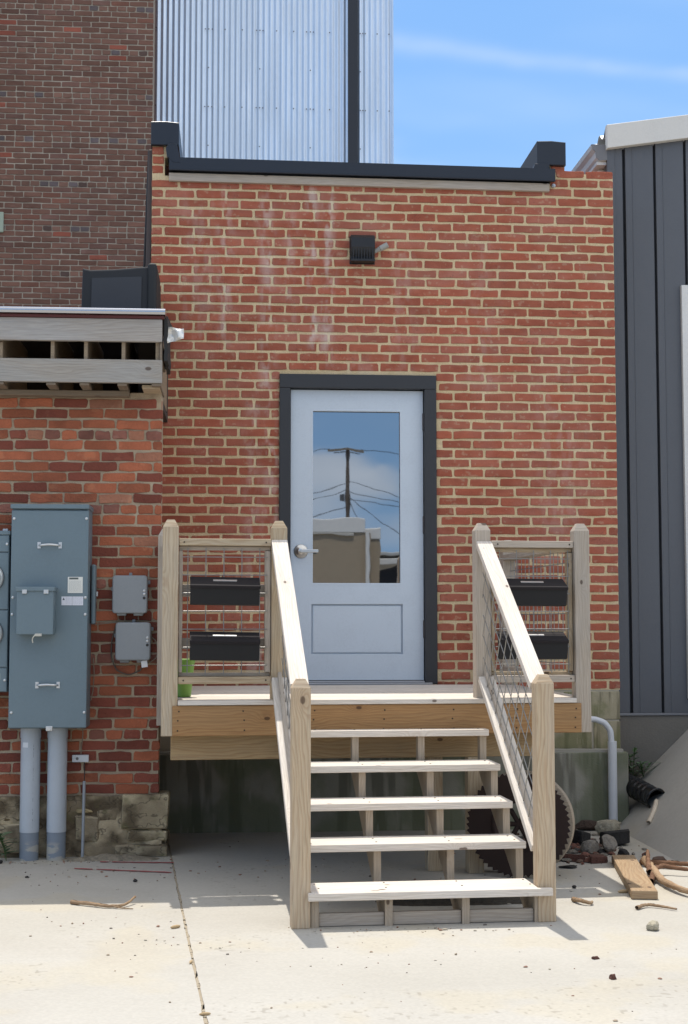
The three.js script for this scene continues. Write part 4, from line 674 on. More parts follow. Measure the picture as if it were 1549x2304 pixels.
{
  const t = thing('meter_bank', 'grey meter enclosure with round glass meters at the left edge', 'meter');
  const F = 1.30;
  part(t, 'body', boxUV(cbox(-1.90, -1.330, 1.004, 1.945, 1.085, F, 0.006)), cabinetGrey);
  part(t, 'rain_hood', boxUV(cbox(-1.91, -1.325, 1.940, 1.965, 1.085, F + 0.012, 0.005)), cabinetGrey);
  for (const [a, b] of [[1.838, 1.936], [1.495, 1.832], [1.152, 1.489], [1.008, 1.146]]) part(t, 'cover', boxUV(cbox(-1.897, -1.333, a, b, F + 0.001, F + 0.011, 0.004)), cabinetGrey);
  for (const y of [1.682, 1.352]) { const g = new THREE.LatheGeometry([[0.085, 0], [0.085, 0.02], [0.08, 0.026], [0.07, 0.028], [0.062, 0.06], [0.05, 0.085], [0, 0.09]].map(p => new THREE.Vector2(...p)), 32); g.rotateX(Math.PI / 2); g.translate(-1.448, y, F + 0.011); const m = part(t, 'meter', g, flat(0.55, 0.58, 0.58, 0.12, 0.2)); const rg = new THREE.TorusGeometry(0.083, 0.008, 8, 40); rg.translate(-1.448, y, F + 0.022); part(m, 'ring', rg, flat(0.30, 0.31, 0.32, 0.35, 0.8)); }
  for (const [x, y] of [[-1.345, 1.885], [-1.345, 1.075]]) part(t, 'screw', screwAt(x, y, F + 0.011), zinc);
  part(t, 'mounting_lug', cbox(-1.405, -1.372, 1.966, 1.99, 1.086, 1.10, 0.003), zinc);
  part(t, 'paper_label', cbox(-1.42, -1.373, 1.075, 1.115, F + 0.0115, F + 0.0125, 0.0003), printed(32, 32, (x, w, h) => { x.fillStyle = '#d8dcd0'; x.fillRect(0, 0, w, h); x.fillStyle = '#7b8f6a'; x.fillRect(4, 5, 22, 6); }));
}
{
  const pvc = painted(0.43, 0.47, 0.51, 0.42), low = painted(0.205, 0.235, 0.275, 0.55);
  const dirt = makeTex(128, 256, (u, v) => { const n = fbm(u * 4, v * 5, 221, 4, 4, 5), k = sstep(0.46, 0.58, n) * (1 - sstep(0.45, 0.75, v)); return mix3([0.205, 0.235, 0.275], [0.40, 0.38, 0.33], k * 0.85); });
  const lowM = new THREE.MeshStandardMaterial({ map: dirt, roughness: 0.7 });
  for (const [x, s, lb] of [[-1.206, 1, 'left pvc riser conduit with a white sticker under the electrical cabinet'], [-1.046, 2, 'right pvc riser conduit under the electrical cabinet']]) {
    const t = thing('conduit', lb, 'conduit', null, [x, 0, 1.165]);
    const c = new THREE.CylinderGeometry(0.0585, 0.0585, 0.56, 28); c.translate(0, 0.445, 0); part(t, 'riser', c, pvc);
    const k = new THREE.CylinderGeometry(0.0615, 0.0615, 0.065, 28); k.translate(0, 0.7575, 0); part(t, 'collar', k, pvc);
    const l = new THREE.CylinderGeometry(0.056, 0.056, 0.168, 28); l.rotateY(s * 2.2); l.translate(0, 0.083, 0); part(t, 'ground_stub', l, lowM, 'darker stub smeared with dried mortar');
    if (s === 1) {
      const g = new THREE.CylinderGeometry(0.0592, 0.0592, 0.03, 10, 1, true, -0.75, 0.62); g.translate(0, 0.685, 0); part(t, 'sticker', g, flat(0.68, 0.7, 0.72, 0.6, 0, { side: THREE.DoubleSide }));
      const ln = []; const r = rngOf(77); for (let y = 0.20; y < 0.70; y += 0.02) if (r() > 0.25) { const w = 0.006 + 0.03 * r(), q = new THREE.CylinderGeometry(0.0590, 0.0590, 0.012 + 0.008 * r(), 3, 1, true, 0.42, w); q.translate(0, y, 0); ln.push(q); } const p = part(t, 'drip_stain', ln, flat(0.06, 0.065, 0.07, 0.8, 0, { side: THREE.DoubleSide }));
    }
  }
  // two small grey terminal boxes and their wires
  const nidM = painted(0.265, 0.285, 0.30, 0.5);
  const nid = (x, y, lb) => {
    const t = thing('terminal_box', lb, 'box', null, [x, y, 1.085]); const s = new THREE.Shape(), w = 0.098, h = 0.108, q = 0.014;
    s.moveTo(-w + q, -h); s.lineTo(w - q, -h); s.quadraticCurveTo(w, -h, w, -h + q); s.lineTo(w, h - q); s.quadraticCurveTo(w, h, w - q, h); s.lineTo(-w + q, h); s.quadraticCurveTo(-w, h, -w, h - q); s.lineTo(-w, -h + q); s.quadraticCurveTo(-w, -h, -w + q, -h);
    const g = new THREE.ExtrudeGeometry(s, { depth: 0.055, bevelEnabled: true, bevelSize: 0.008, bevelThickness: 0.012, bevelSegments: 3, curveSegments: 4 }); g.translate(0, 0, 0.02); part(t, 'cover', boxUV(g), nidM);
    part(t, 'base', boxUV(cbox(-0.088, 0.088, -0.112, 0.105, 0.0, 0.0075, 0.003)), nidM);
    part(t, 'skirt', [cbox(-0.08, -0.022, -0.130, -0.1085, 0.01, 0.06, 0.006), cbox(0.022, 0.08, -0.130, -0.1085, 0.01, 0.06, 0.006)].map(b => boxUV(b)), nidM);
    for (const [a, b] of [[0.0, 0.122], [0.110, 0.075], [-0.108, 0.035]]) part(t, 'mounting_ear', boxUV(cbox(a - 0.010, a + 0.010, b - 0.012, b + 0.012, 0.008, 0.018, 0.003)), nidM);
    for (const dy of [0.022, 0.002, -0.022]) part(t, 'screw', screwAt(0.088, dy, 0.0865), dy < -0.01 ? flat(0.03, 0.03, 0.03, 0.6) : zinc);
    return t;
  };
  nid(-0.624, 1.588, 'upper small grey terminal box on the old brick wall'); const n2 = nid(-0.602, 1.302, 'lower small grey terminal box with a white tag');
  part(n2, 'tag', (() => { const g = cbox(0.035, 0.072, -0.165, -0.125, 0.07, 0.0715, 0.0005); g.rotateZ(0.12); return g; })(), flat(0.72, 0.72, 0.72, 0.7));
  const cab = flat(0.24, 0.20, 0.15, 0.7), dk = flat(0.10, 0.085, 0.065, 0.7);
  const cable = (pts, r, m, lb) => solo('cable', tube(pts, r, 60, 6), m, lb, 'cable');
  cable([[-0.84, 1.402, 1.092], [-0.80, 1.408, 1.095], [-0.72, 1.415, 1.10], [-0.66, 1.408, 1.11], [-0.655, 1.457, 1.12]], 0.003, cab, 'thin tan cable running from the cabinet to the upper terminal box');
  cable([[-0.575, 1.457, 1.11], [-0.572, 1.42, 1.10], [-0.572, 1.412, 1.10]], 0.003, cab, 'short cable joining the two grey terminal boxes');
  cable([[-0.495, 1.33, 1.11], [-0.465, 1.30, 1.10], [-0.453, 1.245, 1.10], [-0.465, 1.20, 1.10], [-0.505, 1.172, 1.105], [-0.535, 1.171, 1.13]], 0.0035, cab, 'tan cable looping round the right of the lower terminal box');
  cable([[-0.71, 1.40, 1.09], [-0.735, 1.30, 1.095], [-0.735, 1.20, 1.095], [-0.70, 1.125, 1.10], [-0.63, 1.098, 1.10], [-0.56, 1.125, 1.10], [-0.54, 1.17, 1.12]], 0.0045, dk, 'dark cable sagging below the lower terminal box');
  cable([[-0.846, 1.20, 1.09], [-0.840, 1.10, 1.09], [-0.846, 1.00, 1.09], [-0.858, 0.94, 1.10]], 0.003, cab, 'loose wire hanging down beside the cabinet');
  cable([[-0.905, 0.80, 1.12], [-0.902, 0.74, 1.10], [-0.91, 0.66, 1.095], [-0.912, 0.617, 1.105]], 0.003, cab, 'tan wire from the cabinet down to the white block');
  cable([[-0.892, 0.572, 1.10], [-0.890, 0.50, 1.09], [-0.885, 0.462, 1.16]], 0.003, flat(0.05, 0.045, 0.04, 0.7), 'dark wire dropping from the white block into the thin pipe');
  const wb = thing('wire_block', 'small white plastic wire block low on the brick wall', 'block', null, [-0.915, 0.592, 1.085]);
  part(wb, 'block', boxUV(cbox(-0.05, 0.05, -0.022, 0.022, 0, 0.024, 0.004)), flat(0.62, 0.64, 0.66, 0.6)); part(wb, 'screw', screwAt(-0.018, 0, 0.024), flat(0.2, 0.2, 0.2, 0.5, 0.5));
  solo('ground_pipe', rod([-0.888, 0, 1.175], [-0.884, 0.462, 1.16], 0.0095, 12), flat(0.30, 0.32, 0.34, 0.5, 0.3), 'thin grey pipe standing against the stone base', 'pipe');
}

// white conduit at the right corner
{
  const t = thing('conduit', 'white conduit elbow dropping beside the mossy foundation', 'conduit');
  const m = painted(0.60, 0.62, 0.645, 0.4);
  part(t, 'elbow', tube([[2.38, 0.752, 0.165], [2.44, 0.752, 0.165], [2.50, 0.750, 0.165], [2.565, 0.725, 0.165], [2.605, 0.67, 0.165], [2.612, 0.60, 0.165], [2.612, 0.57, 0.165]], 0.021, 40, 14), m);
  const c = new THREE.CylinderGeometry(0.031, 0.031, 0.60, 20); c.translate(2.618, 0.30, 0.165); part(t, 'sleeve', c, m);
}
// black corrugated drain
{
  const t = thing('drain_pipe', 'black corrugated plastic drain pipe poking out past the foundation', 'pipe');
  const m = flat(0.010, 0.010, 0.011, 0.22);
  const A = new THREE.Vector3(2.735, 0.31, -0.12), Bv = new THREE.Vector3(2.865, 0.225, 0.36), L = A.distanceTo(Bv), pr = [];
  const n = 64; for (let i = 0; i <= n; i++) { const y = L * i / n; pr.push(new THREE.Vector2(0.071 + 0.003 * Math.sign(Math.sin(i * 0.9)) * (i < n - 8 ? 1 : 0.2), y)); } for (let i = n; i >= 0; i--) pr.push(new THREE.Vector2(0.062, L * i / n));
  const g = new THREE.LatheGeometry(pr, 28); g.applyQuaternion(new THREE.Quaternion().setFromUnitVectors(new THREE.Vector3(0, 1, 0), Bv.clone().sub(A).normalize())); g.translate(A.x, A.y, A.z); part(t, 'pipe', g, m);
  const rg = new THREE.TorusGeometry(0.070, 0.009, 8, 32); rg.applyQuaternion(new THREE.Quaternion().setFromUnitVectors(new THREE.Vector3(0, 0, 1), Bv.clone().sub(A).normalize())); rg.translate(Bv.x, Bv.y, Bv.z); part(t, 'rim', rg, m);
  solo('pale_stick', (() => { const g2 = tube([[2.865, 0.215, 0.36], [2.845, 0.205, 0.42], [2.80, 0.165, 0.52], [2.735, 0.105, 0.62]], 0.016, 18, 6); return woodUV(g2, 2); })(), woodMat(WOOD.grey, [1.15, 1.1, 1.0]), 'pale bent stick propped in the black drain mouth', 'stick');
}
// old toothed wheel under the stair
{
  const t = thing('toothed_wheel', 'rusty toothed wheel with a wooden rim leaning under the stair', 'wheel', null, [1.60, 0.292, 2.0], -0.34);
  t.rotation.x = -0.06;
  const rust = flat(0.026, 0.014, 0.011, 0.9, 0.1, { map: mottle }), s = new THREE.Shape(), N = 54;
  for (let i = 0; i < N; i++) { const a = i / N * 2 * Math.PI, b = (i + 0.7) / N * 2 * Math.PI; if (i === 0) s.moveTo(0.292 * Math.cos(a), 0.292 * Math.sin(a)); else s.lineTo(0.292 * Math.cos(a), 0.292 * Math.sin(a)); s.lineTo(0.276 * Math.cos(b), 0.276 * Math.sin(b)); }
  const h = new THREE.Path(); h.absarc(0, 0, 0.125, 0, Math.PI * 2, true); s.holes.push(h);
  part(t, 'toothed_disc', boxUV(new THREE.ExtrudeGeometry(s, { depth: 0.016, bevelEnabled: false, curveSegments: 24 })), rust);
  const hub = new THREE.TorusGeometry(0.135, 0.018, 8, 36); hub.translate(0, 0, 0.01); part(t, 'hub_ring', hub, rust);
  for (let i = 0; i < 6; i++) { const a = i * Math.PI / 3; part(t, 'spoke', boxUV(rod([0, 0, -0.03], [0.25 * Math.cos(a), 0.25 * Math.sin(a), -0.03], 0.014, 8)), rust); }
  for (let i = 0; i < 6; i++) { const a0 = i * Math.PI / 3 + 0.35, pts = new THREE.Shape(); pts.absarc(0, 0, 0.288, a0, a0 + Math.PI / 3 - 0.012, false); pts.absarc(0, 0, 0.240, a0 + Math.PI / 3 - 0.012, a0, true); const g = new THREE.ExtrudeGeometry(pts, { depth: 0.07, bevelEnabled: true, bevelSize: 0.004, bevelThickness: 0.004, bevelSegments: 1, curveSegments: 12 }); g.translate(0, 0, -0.20); part(t, 'wooden_felloe', woodUV(g, 0), woodMat(WOOD.grey, [0.6, 0.56, 0.5]), 'pale worn wooden rim segment'); }
}
// green pot on the deck
{
  const t = thing('plant_pot', 'bright green plastic pot on the porch floor behind the left railing', 'pot', null, porchPt(0.085, 0.992, -0.36));
  const g = new THREE.LatheGeometry([[0, 0], [0.038, 0], [0.041, 0.004], [0.060, 0.195], [0.064, 0.197], [0.064, 0.213], [0.060, 0.213], [0.056, 0.195], [0.038, 0.01], [0, 0.01]].map(p => new THREE.Vector2(...p)), 28);
  part(t, 'pot', g, flat(0.17, 0.34, 0.06, 0.5)); const rim = new THREE.TorusGeometry(0.063, 0.004, 8, 32); rim.rotateX(Math.PI / 2); rim.translate(0, 0.212, 0); part(t, 'rim', rim, flat(0.19, 0.37, 0.06, 0.5));
}

// ------------------------------------------------------------------ rubble, timber and litter on the slab
{
  const r = rngOf(81), tex = setScale(makeTex(256, 256, (u, v) => { const a = fbm(u * 10, v * 10, 271, 5, 10, 10), f = vnoise(u * 90, v * 90, 273, 90, 90), k = 0.35 + 0.85 * a + 0.35 * (f - 0.5); return [k, k * 0.97, k * 0.93]; }), 5);
  const stoneM = (c, ro = 0.95) => flat(...c, ro, 0, { map: tex, bumpMap: setScale(concreteBump, 5), bumpScale: 0.014 });
  const dark = stoneM([0.035, 0.034, 0.034]), gr = stoneM([0.27, 0.25, 0.22]), br = stoneM([0.085, 0.058, 0.045]), red = stoneM([0.13, 0.058, 0.044]), pale = stoneM([0.46, 0.43, 0.34]);
  const chunk = (w, h, d, seed) => { const q = rngOf(seed), g = mergeVertices(new RoundedBoxGeometry(w, h, d, 5, 0.006).deleteAttribute('uv').deleteAttribute('normal')), p = g.attributes.position, v = new THREE.Vector3(), cut = [0, 1, 2].map(() => [new THREE.Vector3(q() * 2 - 1, q() * 1.2 - 0.2, q() * 2 - 1).normalize(), 0.28 + 0.14 * q()]); for (let i = 0; i < p.count; i++) { v.fromBufferAttribute(p, i); for (const [n, c] of cut) { const k = v.x / w * n.x + v.y / h * n.y + v.z / d * n.z; if (k > c) { v.x -= n.x * (k - c) * w; v.y -= n.y * (k - c) * h; v.z -= n.z * (k - c) * d; } } const a = 0.010 * (fbm(v.x * 60 + 9, v.y * 60 + v.z * 50 + 9, seed, 4) - 0.5); p.setXYZ(i, v.x + a, v.y + a, v.z + a); } return boxUV(toCreasedNormals(g, 0.35), 0); };
  const put = (name, x, z, w, h, d, ry, mat, seed, label, cat = 'rock', group, y = 0) => { const g = name === 'rock' ? rock(w * 0.70, h * 0.66, d * 0.70, seed) : chunk(w * 0.85, h * 0.8, d * 0.85, seed); g.computeBoundingBox(); g.translate(0, -g.boundingBox.min.y - 0.003, 0); const m = solo(name, g, mat, label, cat, group); m.position.set(x, y, z); m.rotation.y = ry; return m; };
  const G = 'loose stones piled beside the foundation';
  put('rubble_chunk', 2.47, 0.86, 0.25, 0.13, 0.17, 0.1, dark, 1, 'long black lump of asphalt on the right of the rubble pile', 'rubble', G);
  put('rubble_chunk', 2.25, 0.84, 0.19, 0.12, 0.15, 0.5, dark, 2, 'squat black lump of asphalt in the middle of the rubble pile', 'rubble', G);
  put('rock', 2.52, 0.42, 0.23, 0.16, 0.18, 0.2, pale, 3, 'pale angular rock at the back of the pile below the white conduit', 'rock', G);
  put('rock', 2.24, 0.45, 0.20, 0.11, 0.13, 0.9, br, 4, 'dark brown rock against the mossy foundation', 'rock', G);
  put('rock', 2.05, 0.40, 0.22, 0.11, 0.13, 0.1, br, 5, 'flat brown stone at the left back of the rubble pile', 'rock', G);
  put('rock', 2.14, 0.66, 0.16, 0.10, 0.12, 0.4, gr, 6, 'rounded grey rock near the wheel rim', 'rock', G);
  put('rock', 2.09, 0.92, 0.15, 0.13, 0.12, 1.1, gr, 7, 'upright grey rock left of the black lumps', 'rock', G);
  put('rock', 2.02, 1.16, 0.12, 0.10, 0.10, 0.7, gr, 8, 'small pale grey rock beside the wheel', 'rock', G);
  put('rock', 2.19, 1.22, 0.17, 0.11, 0.12, 0.0, gr, 9, 'blocky grey rock in front of the black lumps', 'rock', G);
  put('rock', 2.31, 1.20, 0.14, 0.14, 0.13, 0.8, gr, 10, 'pointed grey rock at the head of the plank', 'rock', G);
  put('brick_fragment', 1.93, 1.28, 0.14, 0.08, 0.11, 0.6, red, 11, 'broken red brick beside the right stair post', 'brick', G);
  put('brick_fragment', 2.02, 1.47, 0.20, 0.06, 0.08, -0.3, red, 12, 'long red brick shard in front of the rubble pile', 'brick', G);
  put('brick_fragment', 2.16, 1.53, 0.13, 0.06, 0.09, 0.2, red, 13, 'small dull red brick piece in front of the rubble pile', 'brick', G);
  put('rock', 2.36, 1.36, 0.10, 0.08, 0.09, 0.2, dark, 14, 'black stone lying against the plank', 'rock', G);
  put('rock', 2.42, 0.20, 0.26, 0.10, 0.13, 0.0, br, 15, 'brown rock touching the foundation below the conduit', 'rock', G);
  put('rock', 1.94, 1.72, 0.13, 0.03, 0.05, -0.2, dark, 16, 'thin black shard lying in front of the rubble pile', 'rock', G);
  put('rock', 2.47, 1.48, 0.06, 0.06, 0.05, 0.4, dark, 17, 'little black lump on the right of the plank', 'rock', G);
  put('rock', 1.945, 3.43, 0.10, 0.055, 0.075, 0.3, pale, 18, 'lone pale veined rock on the sunlit concrete', 'rock');
  put('brick_fragment', 1.52, 4.33, 0.032, 0.03, 0.03, 0.3, red, 19, 'tiny red brick cube on the sunlit concrete, lower right', 'brick');
  put('brick_fragment', 1.54, 3.98, 0.045, 0.02, 0.03, 0.5, red, 20, 'small reddish chip on the sunlit concrete, right', 'brick');
  put('rock', 1.83, 2.35, 0.03, 0.028, 0.03, 0.3, dark, 22, 'single black pebble in the railing shadow by the plank', 'rock');
  put('rock', -0.52, 1.98, 0.032, 0.024, 0.03, 0.3, dark, 23, 'black pebble in the shade left of the slab joint', 'rock');
  put('rock', -1.13, 1.80, 0.03, 0.02, 0.025, 0.3, dark, 24, 'dark pebble in the shade below the electrical cabinet', 'rock');
  put('rock', -1.36, 1.30, 0.05, 0.035, 0.04, 0.3, dark, 25, 'black stone beside the left conduit foot', 'rock');
  // the plank
  const pl = solo('timber_plank', woodUV(rbox(0.135, 0.045, 1.17, 0.006), 2, r), woodMat(WOOD.tan, [0.72, 0.62, 0.52]), 'thick brown timber offcut lying on the slab beside the rubble', 'plank');
  pl.position.set(2.215, 0.0235, 2.12); pl.rotation.y = -0.17;
  // branches
  const barkT = makeTex(128, 256, (u, v) => { const a = fbm(u * 10, v * 4, 231, 4, 10, 4); return mix3([0.20, 0.12, 0.065], [0.48, 0.34, 0.21], a); });
  const bark = new THREE.MeshStandardMaterial({ map: barkT, bumpMap: grainBump, bumpScale: 0.003, roughness: 0.9 }), bark2 = bark.clone(); bark2.color.setRGB(0.55, 0.42, 0.38);
  const branch = (pts, r0, m, lb, tw = []) => { const mk = (p, a) => { const cu = new THREE.CatmullRomCurve3(p.map(q => new THREE.Vector3(...q))), g = new THREE.TubeGeometry(cu, 28, a, 7), P = g.attributes.position; for (let i = 0; i < P.count; i++) { const k = Math.floor(i / 8) / 28, c = cu.getPoint(Math.min(1, k)), f = (1 - 0.5 * k) * (0.8 + 0.4 * vnoise(i * 0.7, 3, 5)); P.setXYZ(i, c.x + (P.getX(i) - c.x) * f, c.y + (P.getY(i) - c.y) * f, c.z + (P.getZ(i) - c.z) * f); } g.computeVertexNormals(); return g; }; return solo('branch', [mk(pts, r0), ...tw.map(([p, a]) => mk(p, a))], m, lb, 'branch'); };
  branch([[2.335, 0.075, 1.93], [2.34, 0.05, 2.06], [2.325, 0.03, 2.28], [2.33, 0.03, 2.50], [2.37, 0.03, 2.66], [2.46, 0.03, 2.76]], 0.026, bark, 'thick curved pale branch at the right edge of the slab');
  branch([[2.39, 0.02, 1.66], [2.46, 0.03, 1.74], [2.55, 0.035, 1.80], [2.66, 0.035, 1.86], [2.78, 0.05, 1.90]], 0.018, bark2, 'straight dark branch lying right of the plank');
  branch([[2.26, 0.02, 2.30], [2.31, 0.03, 2.18], [2.36, 0.05, 2.06], [2.43, 0.05, 1.98], [2.52, 0.04, 2.02], [2.64, 0.03, 2.06]], 0.019, bark2, 'forked reddish branch with knots right of the plank', [[[[2.31, 0.04, 2.12], [2.33, 0.08, 2.02], [2.35, 0.13, 1.94]], 0.019]]);
  branch([[2.00, 0.012, 2.96], [2.07, 0.014, 2.90], [2.13, 0.012, 2.93], [2.19, 0.01, 3.00]], 0.010, bark, 'short thin stick in the sun at the right edge');
  branch([[-0.80, 0.012, 2.60], [-0.70, 0.014, 2.66], [-0.60, 0.012, 2.72], [-0.53, 0.012, 2.69], [-0.48, 0.035, 2.60]], 0.011, bark, 'dry forked twig at the edge of the left shadow', [[[[-0.60, 0.012, 2.71], [-0.54, 0.008, 2.75], [-0.48, 0.006, 2.77]], 0.005]]);
  branch([[1.74, 0.012, 2.72], [1.76, 0.02, 2.80], [1.80, 0.014, 2.83], [1.82, 0.012, 2.79]], 0.013, bark, 'small curled piece of bark right of the stair');
  // dry curled leaves
  const leafM = flat(0.40, 0.29, 0.16, 0.85, 0, { side: THREE.DoubleSide });
  const leaf = (x, z, s, ry, lb) => { const g = new THREE.SphereGeometry(1, 10, 6, 0, Math.PI); g.scale(s, s * 0.3, s * 0.35); g.rotateX(-0.5); const m = solo('dry_leaf', g, leafM, lb, 'leaf'); m.position.set(x, s * 0.22, z); m.rotation.y = ry; };
  leaf(-0.255, 3.02 + 0.20, 0.03, 0.7, 'curled tan leaf on the slab left of the joint'); leaf(-0.165, 3.93, 0.022, 1.4, 'brown curled leaf caught in the slab joint'); leaf(-0.09, 4.75, 0.022, 0.2, 'brown leaf at the bottom of the slab joint'); leaf(2.06, 2.50, 0.035, 0.2, 'curled leaf beside the end of the plank');
  // grit
  const P = [], cols = []; const tone = [[0.14, 0.12, 0.10], [0.28, 0.22, 0.16], [0.42, 0.38, 0.32], [0.24, 0.14, 0.10], [0.30, 0.27, 0.22]];
  const grit = (x, z, s) => { const g = rock(s * (0.8 + r()), s * (0.5 + 0.4 * r()), s * (0.8 + r()), 3000 + P.length, 0, 0.4); g.translate(x, s * 0.2, z); const c = tone[Math.floor(r() * 5)], a = new Float32Array(g.attributes.position.count * 3); for (let i = 0; i < a.length; i += 3) { a[i] = c[0]; a[i + 1] = c[1]; a[i + 2] = c[2]; } g.setAttribute('color', new THREE.BufferAttribute(a, 3)); P.push(g); };
  const clus = [[-0.7, 1.8, 0.45, 0.35, 60], [-0.75, 1.22, 0.25, 0.06, 160], [-1.2, 1.28, 0.2, 0.05, 60], [0.2, 1.5, 0.5, 0.6, 40], [0.9, 3.35, 0.4, 0.06, 50], [0.95, 2.4, 0.45, 0.45, 90], [-0.5, 3.4, 0.5, 0.7, 60], [0.8, 3.9, 0.9, 0.5, 60], [1.9, 2.3, 0.3, 0.5, 30], [2.15, 0.9, 0.3, 0.5, 220], [0.8, 1.0, 0.8, 0.6, 60], [1.3, 4.4, 0.8, 0.6, 16]];
  const gauss = () => (r() + r() + r() - 1.5) * 1.3;
  for (const [cx, cz, sx, sz, n] of clus) for (let i = 0; i < n * 0.75; i++) { const z = cz + gauss() * sz; let x = cx + gauss() * sx; if (z < 1.16 && x < -0.36 || z < 0.14) continue; grit(x, z, 0.004 + 0.013 * r() * r()); }
  const gm = part(scene, 'grit', mergeGeometries(P), new THREE.MeshStandardMaterial({ vertexColors: true, roughness: 0.95 })); gm.userData = { kind: 'stuff', label: 'scattered grit and pebbles on the concrete', category: 'grit' };
  const rb = []; for (let i = 0; i < 300; i++) { const x = 2.16 + gauss() * 0.24, z = 0.95 + gauss() * 0.42; if (z < 0.16 || x > 2.6) continue; const q = 0.018 + 0.035 * r() * r(), g = rock(q * (0.8 + r()), q * (0.5 + 0.5 * r()), q * (0.8 + r()), 7000 + i, 1, 0.5); g.rotateY(r() * 6); g.translate(x, q * 0.25, z); const c = [[0.05, 0.048, 0.045], [0.12, 0.075, 0.055], [0.20, 0.18, 0.15], [0.16, 0.07, 0.05]][Math.floor(r() * 4)], a = new Float32Array(g.attributes.position.count * 3); for (let k = 0; k < a.length; k += 3) { a[k] = c[0]; a[k + 1] = c[1]; a[k + 2] = c[2]; } g.setAttribute('color', new THREE.BufferAttribute(a, 3)); rb.push(g); }
  const rm = part(scene, 'rubble_bits', mergeGeometries(rb), new THREE.MeshStandardMaterial({ vertexColors: true, roughness: 0.95, bumpMap: setScale(concreteBump, 8), bumpScale: 0.006 })); rm.userData = { kind: 'stuff', label: 'broken bits of stone and brick between the larger rubble', category: 'rubble' };
  // dirt heap at the stone base and litter under the stair
  const heap = (name, x, z, w, d, h, seed, m, lb) => { const g = new THREE.PlaneGeometry(w, d, 50, 16); g.rotateX(-Math.PI / 2); const p = g.attributes.position; for (let i = 0; i < p.count; i++) { const a = p.getX(i) / w * 2, b = p.getZ(i) / d * 2, f = Math.max(0, 1 - a * a) * Math.max(0, 1 - b * b); p.setY(i, h * f * (0.5 + 0.8 * fbm(p.getX(i) * 22, p.getZ(i) * 22, seed, 4)) - 0.004); } g.computeVertexNormals(); g.translate(x, 0, z); const o = part(scene, name, boxUV(g), m); o.userData = { kind: 'stuff', label: lb, category: 'dirt' }; };
  heap('dirt_heap', -0.72, 1.19, 0.62, 0.16, 0.035, 241, stoneM([0.34, 0.30, 0.23]), 'crumbled mortar and dirt along the stone base');
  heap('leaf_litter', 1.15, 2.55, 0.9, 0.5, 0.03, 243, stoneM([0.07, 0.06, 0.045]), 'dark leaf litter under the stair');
}
// weeds
{
  const mk = (name, label, x, y, z, h, n, seed, lean, col) => {
    const t = thing(name, label, 'weed', null, [x, y, z]), r = rngOf(seed), stemM = flat(0.06, 0.11, 0.03, 0.8), leafM = new THREE.MeshPhysicalMaterial({ roughness: 0.8, transmission: 0.3, thickness: 0, side: THREE.DoubleSide }); leafM.color.setRGB(...col);
    const stems = [], leaves = [];
    for (let s = 0; s < 3; s++) {
      const a = r() * 6.28, L = h * (0.65 + 0.35 * r()), tip = [Math.cos(a) * L * lean, L, Math.abs(Math.sin(a)) * L * lean]; stems.push(tube([[0, 0, 0], [tip[0] * 0.3, L * 0.5, tip[2] * 0.3], tip], 0.003, 10, 5));
      for (let i = 0; i < n; i++) { const k = 0.2 + 0.8 * i / n, b = r() * 6.28, ll = 0.045 + 0.05 * r(), g = new THREE.PlaneGeometry(ll, ll * 0.32, 4, 2), p = g.attributes.position; for (let q = 0; q < p.count; q++) { const u = p.getX(q) / ll + 0.5; p.setXYZ(q, u * ll, -0.35 * u * u * ll + 0.1 * Math.abs(p.getY(q)), p.getY(q) * Math.sin(Math.PI * (0.08 + 0.9 * u)) * 1.2); } g.rotateZ(0.3 + 0.4 * r()); g.rotateY(b); g.translate(tip[0] * k * k, L * k, tip[2] * k * k); g.computeVertexNormals(); leaves.push(g); }
    }
    part(t, 'stem', stems, stemM); part(t, 'leaves', leaves, leafM);
  };
  mk('weed', 'green weed growing at the grey building base above the concrete slope', 2.885, 0.24, -0.28, 0.30, 12, 251, 0.35, [0.055, 0.13, 0.03]);
  mk('weed', 'small fern-like weed at the left stone base', -1.335, 0.0, 1.20, 0.20, 10, 253, 0.5, [0.06, 0.14, 0.035]);
  mk('weed', 'tiny clover-like weed in the crack of the concrete slope', 2.955, 0.31, -0.27, 0.12, 9, 255, 0.6, [0.06, 0.16, 0.03]);
}

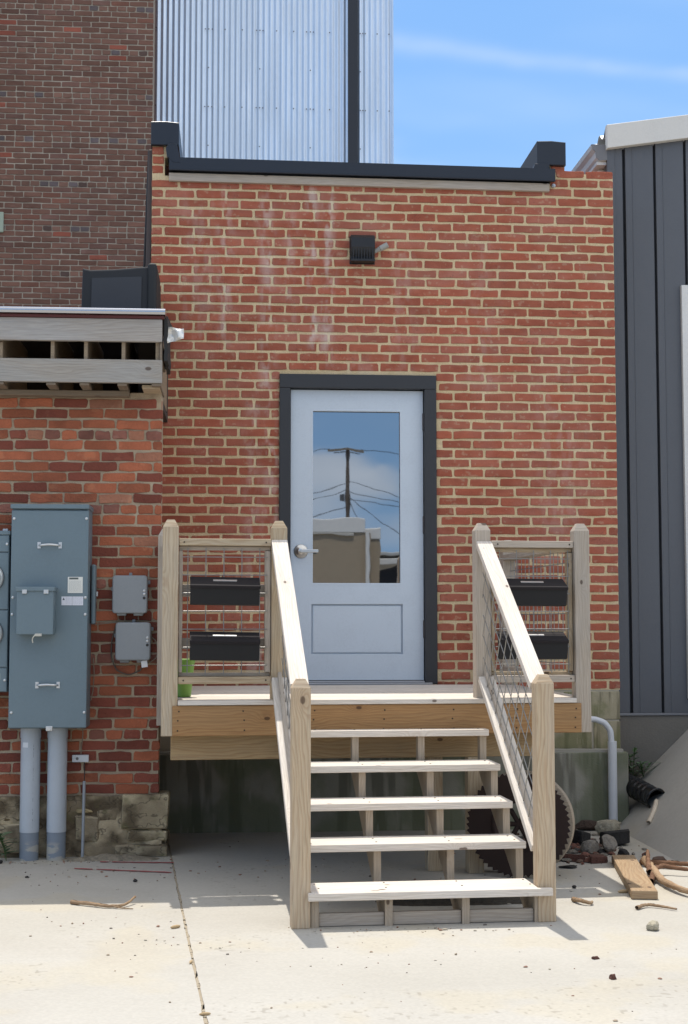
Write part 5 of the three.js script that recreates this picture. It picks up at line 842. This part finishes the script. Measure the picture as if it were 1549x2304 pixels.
// ------------------------------------------------------------------ across the yard, mirrored in the door pane
{
  const t = thing('tan_building', 'low tan building with a white roof edge, mirrored in the door pane', 'building');
  const tan = painted(0.36, 0.29, 0.205, 0.85), whi = painted(0.72, 0.71, 0.68, 0.7);
  part(t, 'wall', boxUV(pbox(-9, 3.33, -0.1, 3.58, 25, 34)), tan); part(t, 'downpipe', rod([3.25, 0, 24.93], [3.25, 3.58, 24.93], 0.05, 8), whi); part(t, 'doorway', boxUV(pbox(2.62, 3.05, -0.05, 2.2, 24.93, 24.99)), painted(0.10, 0.085, 0.07, 0.8)); part(t, 'roof_sheet_fold', boxUV(cbox(-9.2, 2.9, 3.52, 3.58, 24.95, 24.99, 0.01)), painted(0.5, 0.48, 0.43, 0.8));
  part(t, 'roof_edge', boxUV(cbox(-9.2, 3.2, 3.585, 3.93, 24.97, 34, 0.02)), whi); part(t, 'roof_edge', boxUV(cbox(3.205, 3.62, 3.45, 3.72, 25.27, 34, 0.03)), whi); part(t, 'side_wing', boxUV(pbox(3.335, 3.60, -0.1, 3.44, 25.3, 33)), tan); part(t, 'wing_cap', boxUV(cbox(3.62, 4.2, 2.85, 3.0, 26.1, 33, 0.02)), whi);
  const d = thing('dark_shed', 'dark timber shed mirrored at the right of the door pane', 'building'); part(d, 'wall', boxUV(pbox(5.55, 12, -0.1, 3.9, 45, 52)), painted(0.04, 0.035, 0.033, 0.8)); part(d, 'roof', boxUV(cbox(5.3, 12.3, 3.905, 4.05, 44.6, 52.4, 0.03)), painted(0.5, 0.49, 0.46, 0.6));
  const p = thing('utility_pole', 'wooden utility pole with crossarm and wires, mirrored in the door pane', 'pole', null, [7.49, 0, 85]);
  const pw = flat(0.13, 0.10, 0.075, 0.9), g = new THREE.CylinderGeometry(0.12, 0.19, 12.8, 12); g.translate(0, 6.3, 0); part(p, 'pole', g, pw);
  part(p, 'crossarm', boxUV(pbox(-1.35, 1.05, 12.50, 12.66, -0.3, -0.17)), flat(0.24, 0.20, 0.15, 0.9)); part(p, 'brace', [rod([-0.9, 12.4, -0.2], [0.8, 12.4, -0.2], 0.03, 6)], pw); part(p, 'transformer', (() => { const c = new THREE.CylinderGeometry(0.14, 0.14, 0.5, 14); c.translate(-0.30, 9.5, 0); return c; })(), flat(0.12, 0.12, 0.12, 0.6));
  const sag = (a, b, s) => tube([a, [(a[0] + b[0]) / 2, (a[1] + b[1]) / 2 - s, (a[2] + b[2]) / 2], b], 0.022, 16, 5), wm = flat(0.02, 0.02, 0.02, 0.7);
  [[[0, 10.4, 0], [-12, 9.4, -8], 1], [[0, 10.0, 0], [-12, 8.6, -8], 1.0], [[0, 10.6, 0], [12, 10.2, 0], 1.4], [[0, 9.9, 0], [12, 9.5, -4], 1.0], [[0, 9.4, 0], [10, 8.6, -12], 0.7], [[0, 9.0, 0], [-8, 6.8, -14], 0.5], [[-1.2, 12.7, -0.2], [-30, 12.5, 2], 1.2], [[0.9, 12.7, -0.2], [30, 12.5, 2], 1.2], [[0, 9.6, 0], [4, 5, -14], 0.2], [[0, 9.4, 0], [1.6, 4, -14], 0.2]].forEach(([a, b, s]) => part(p, 'wire', sag(a, b, s), wm));
  const hm = flat(0.05, 0.07, 0.035, 1); const hp = []; for (let i = 0; i <= 80; i++) hp.push([-120 + i * 3.4, 5.2 + 2.4 * fbm(i * 0.21, 1, 261, 4)]); const hs = extr([[-120, -1], ...hp, [152, -1]], 6); hs.translate(0, 0, 150); structure('far_ridge', boxUV(hs), hm);
}

renderer.render(scene, camera);
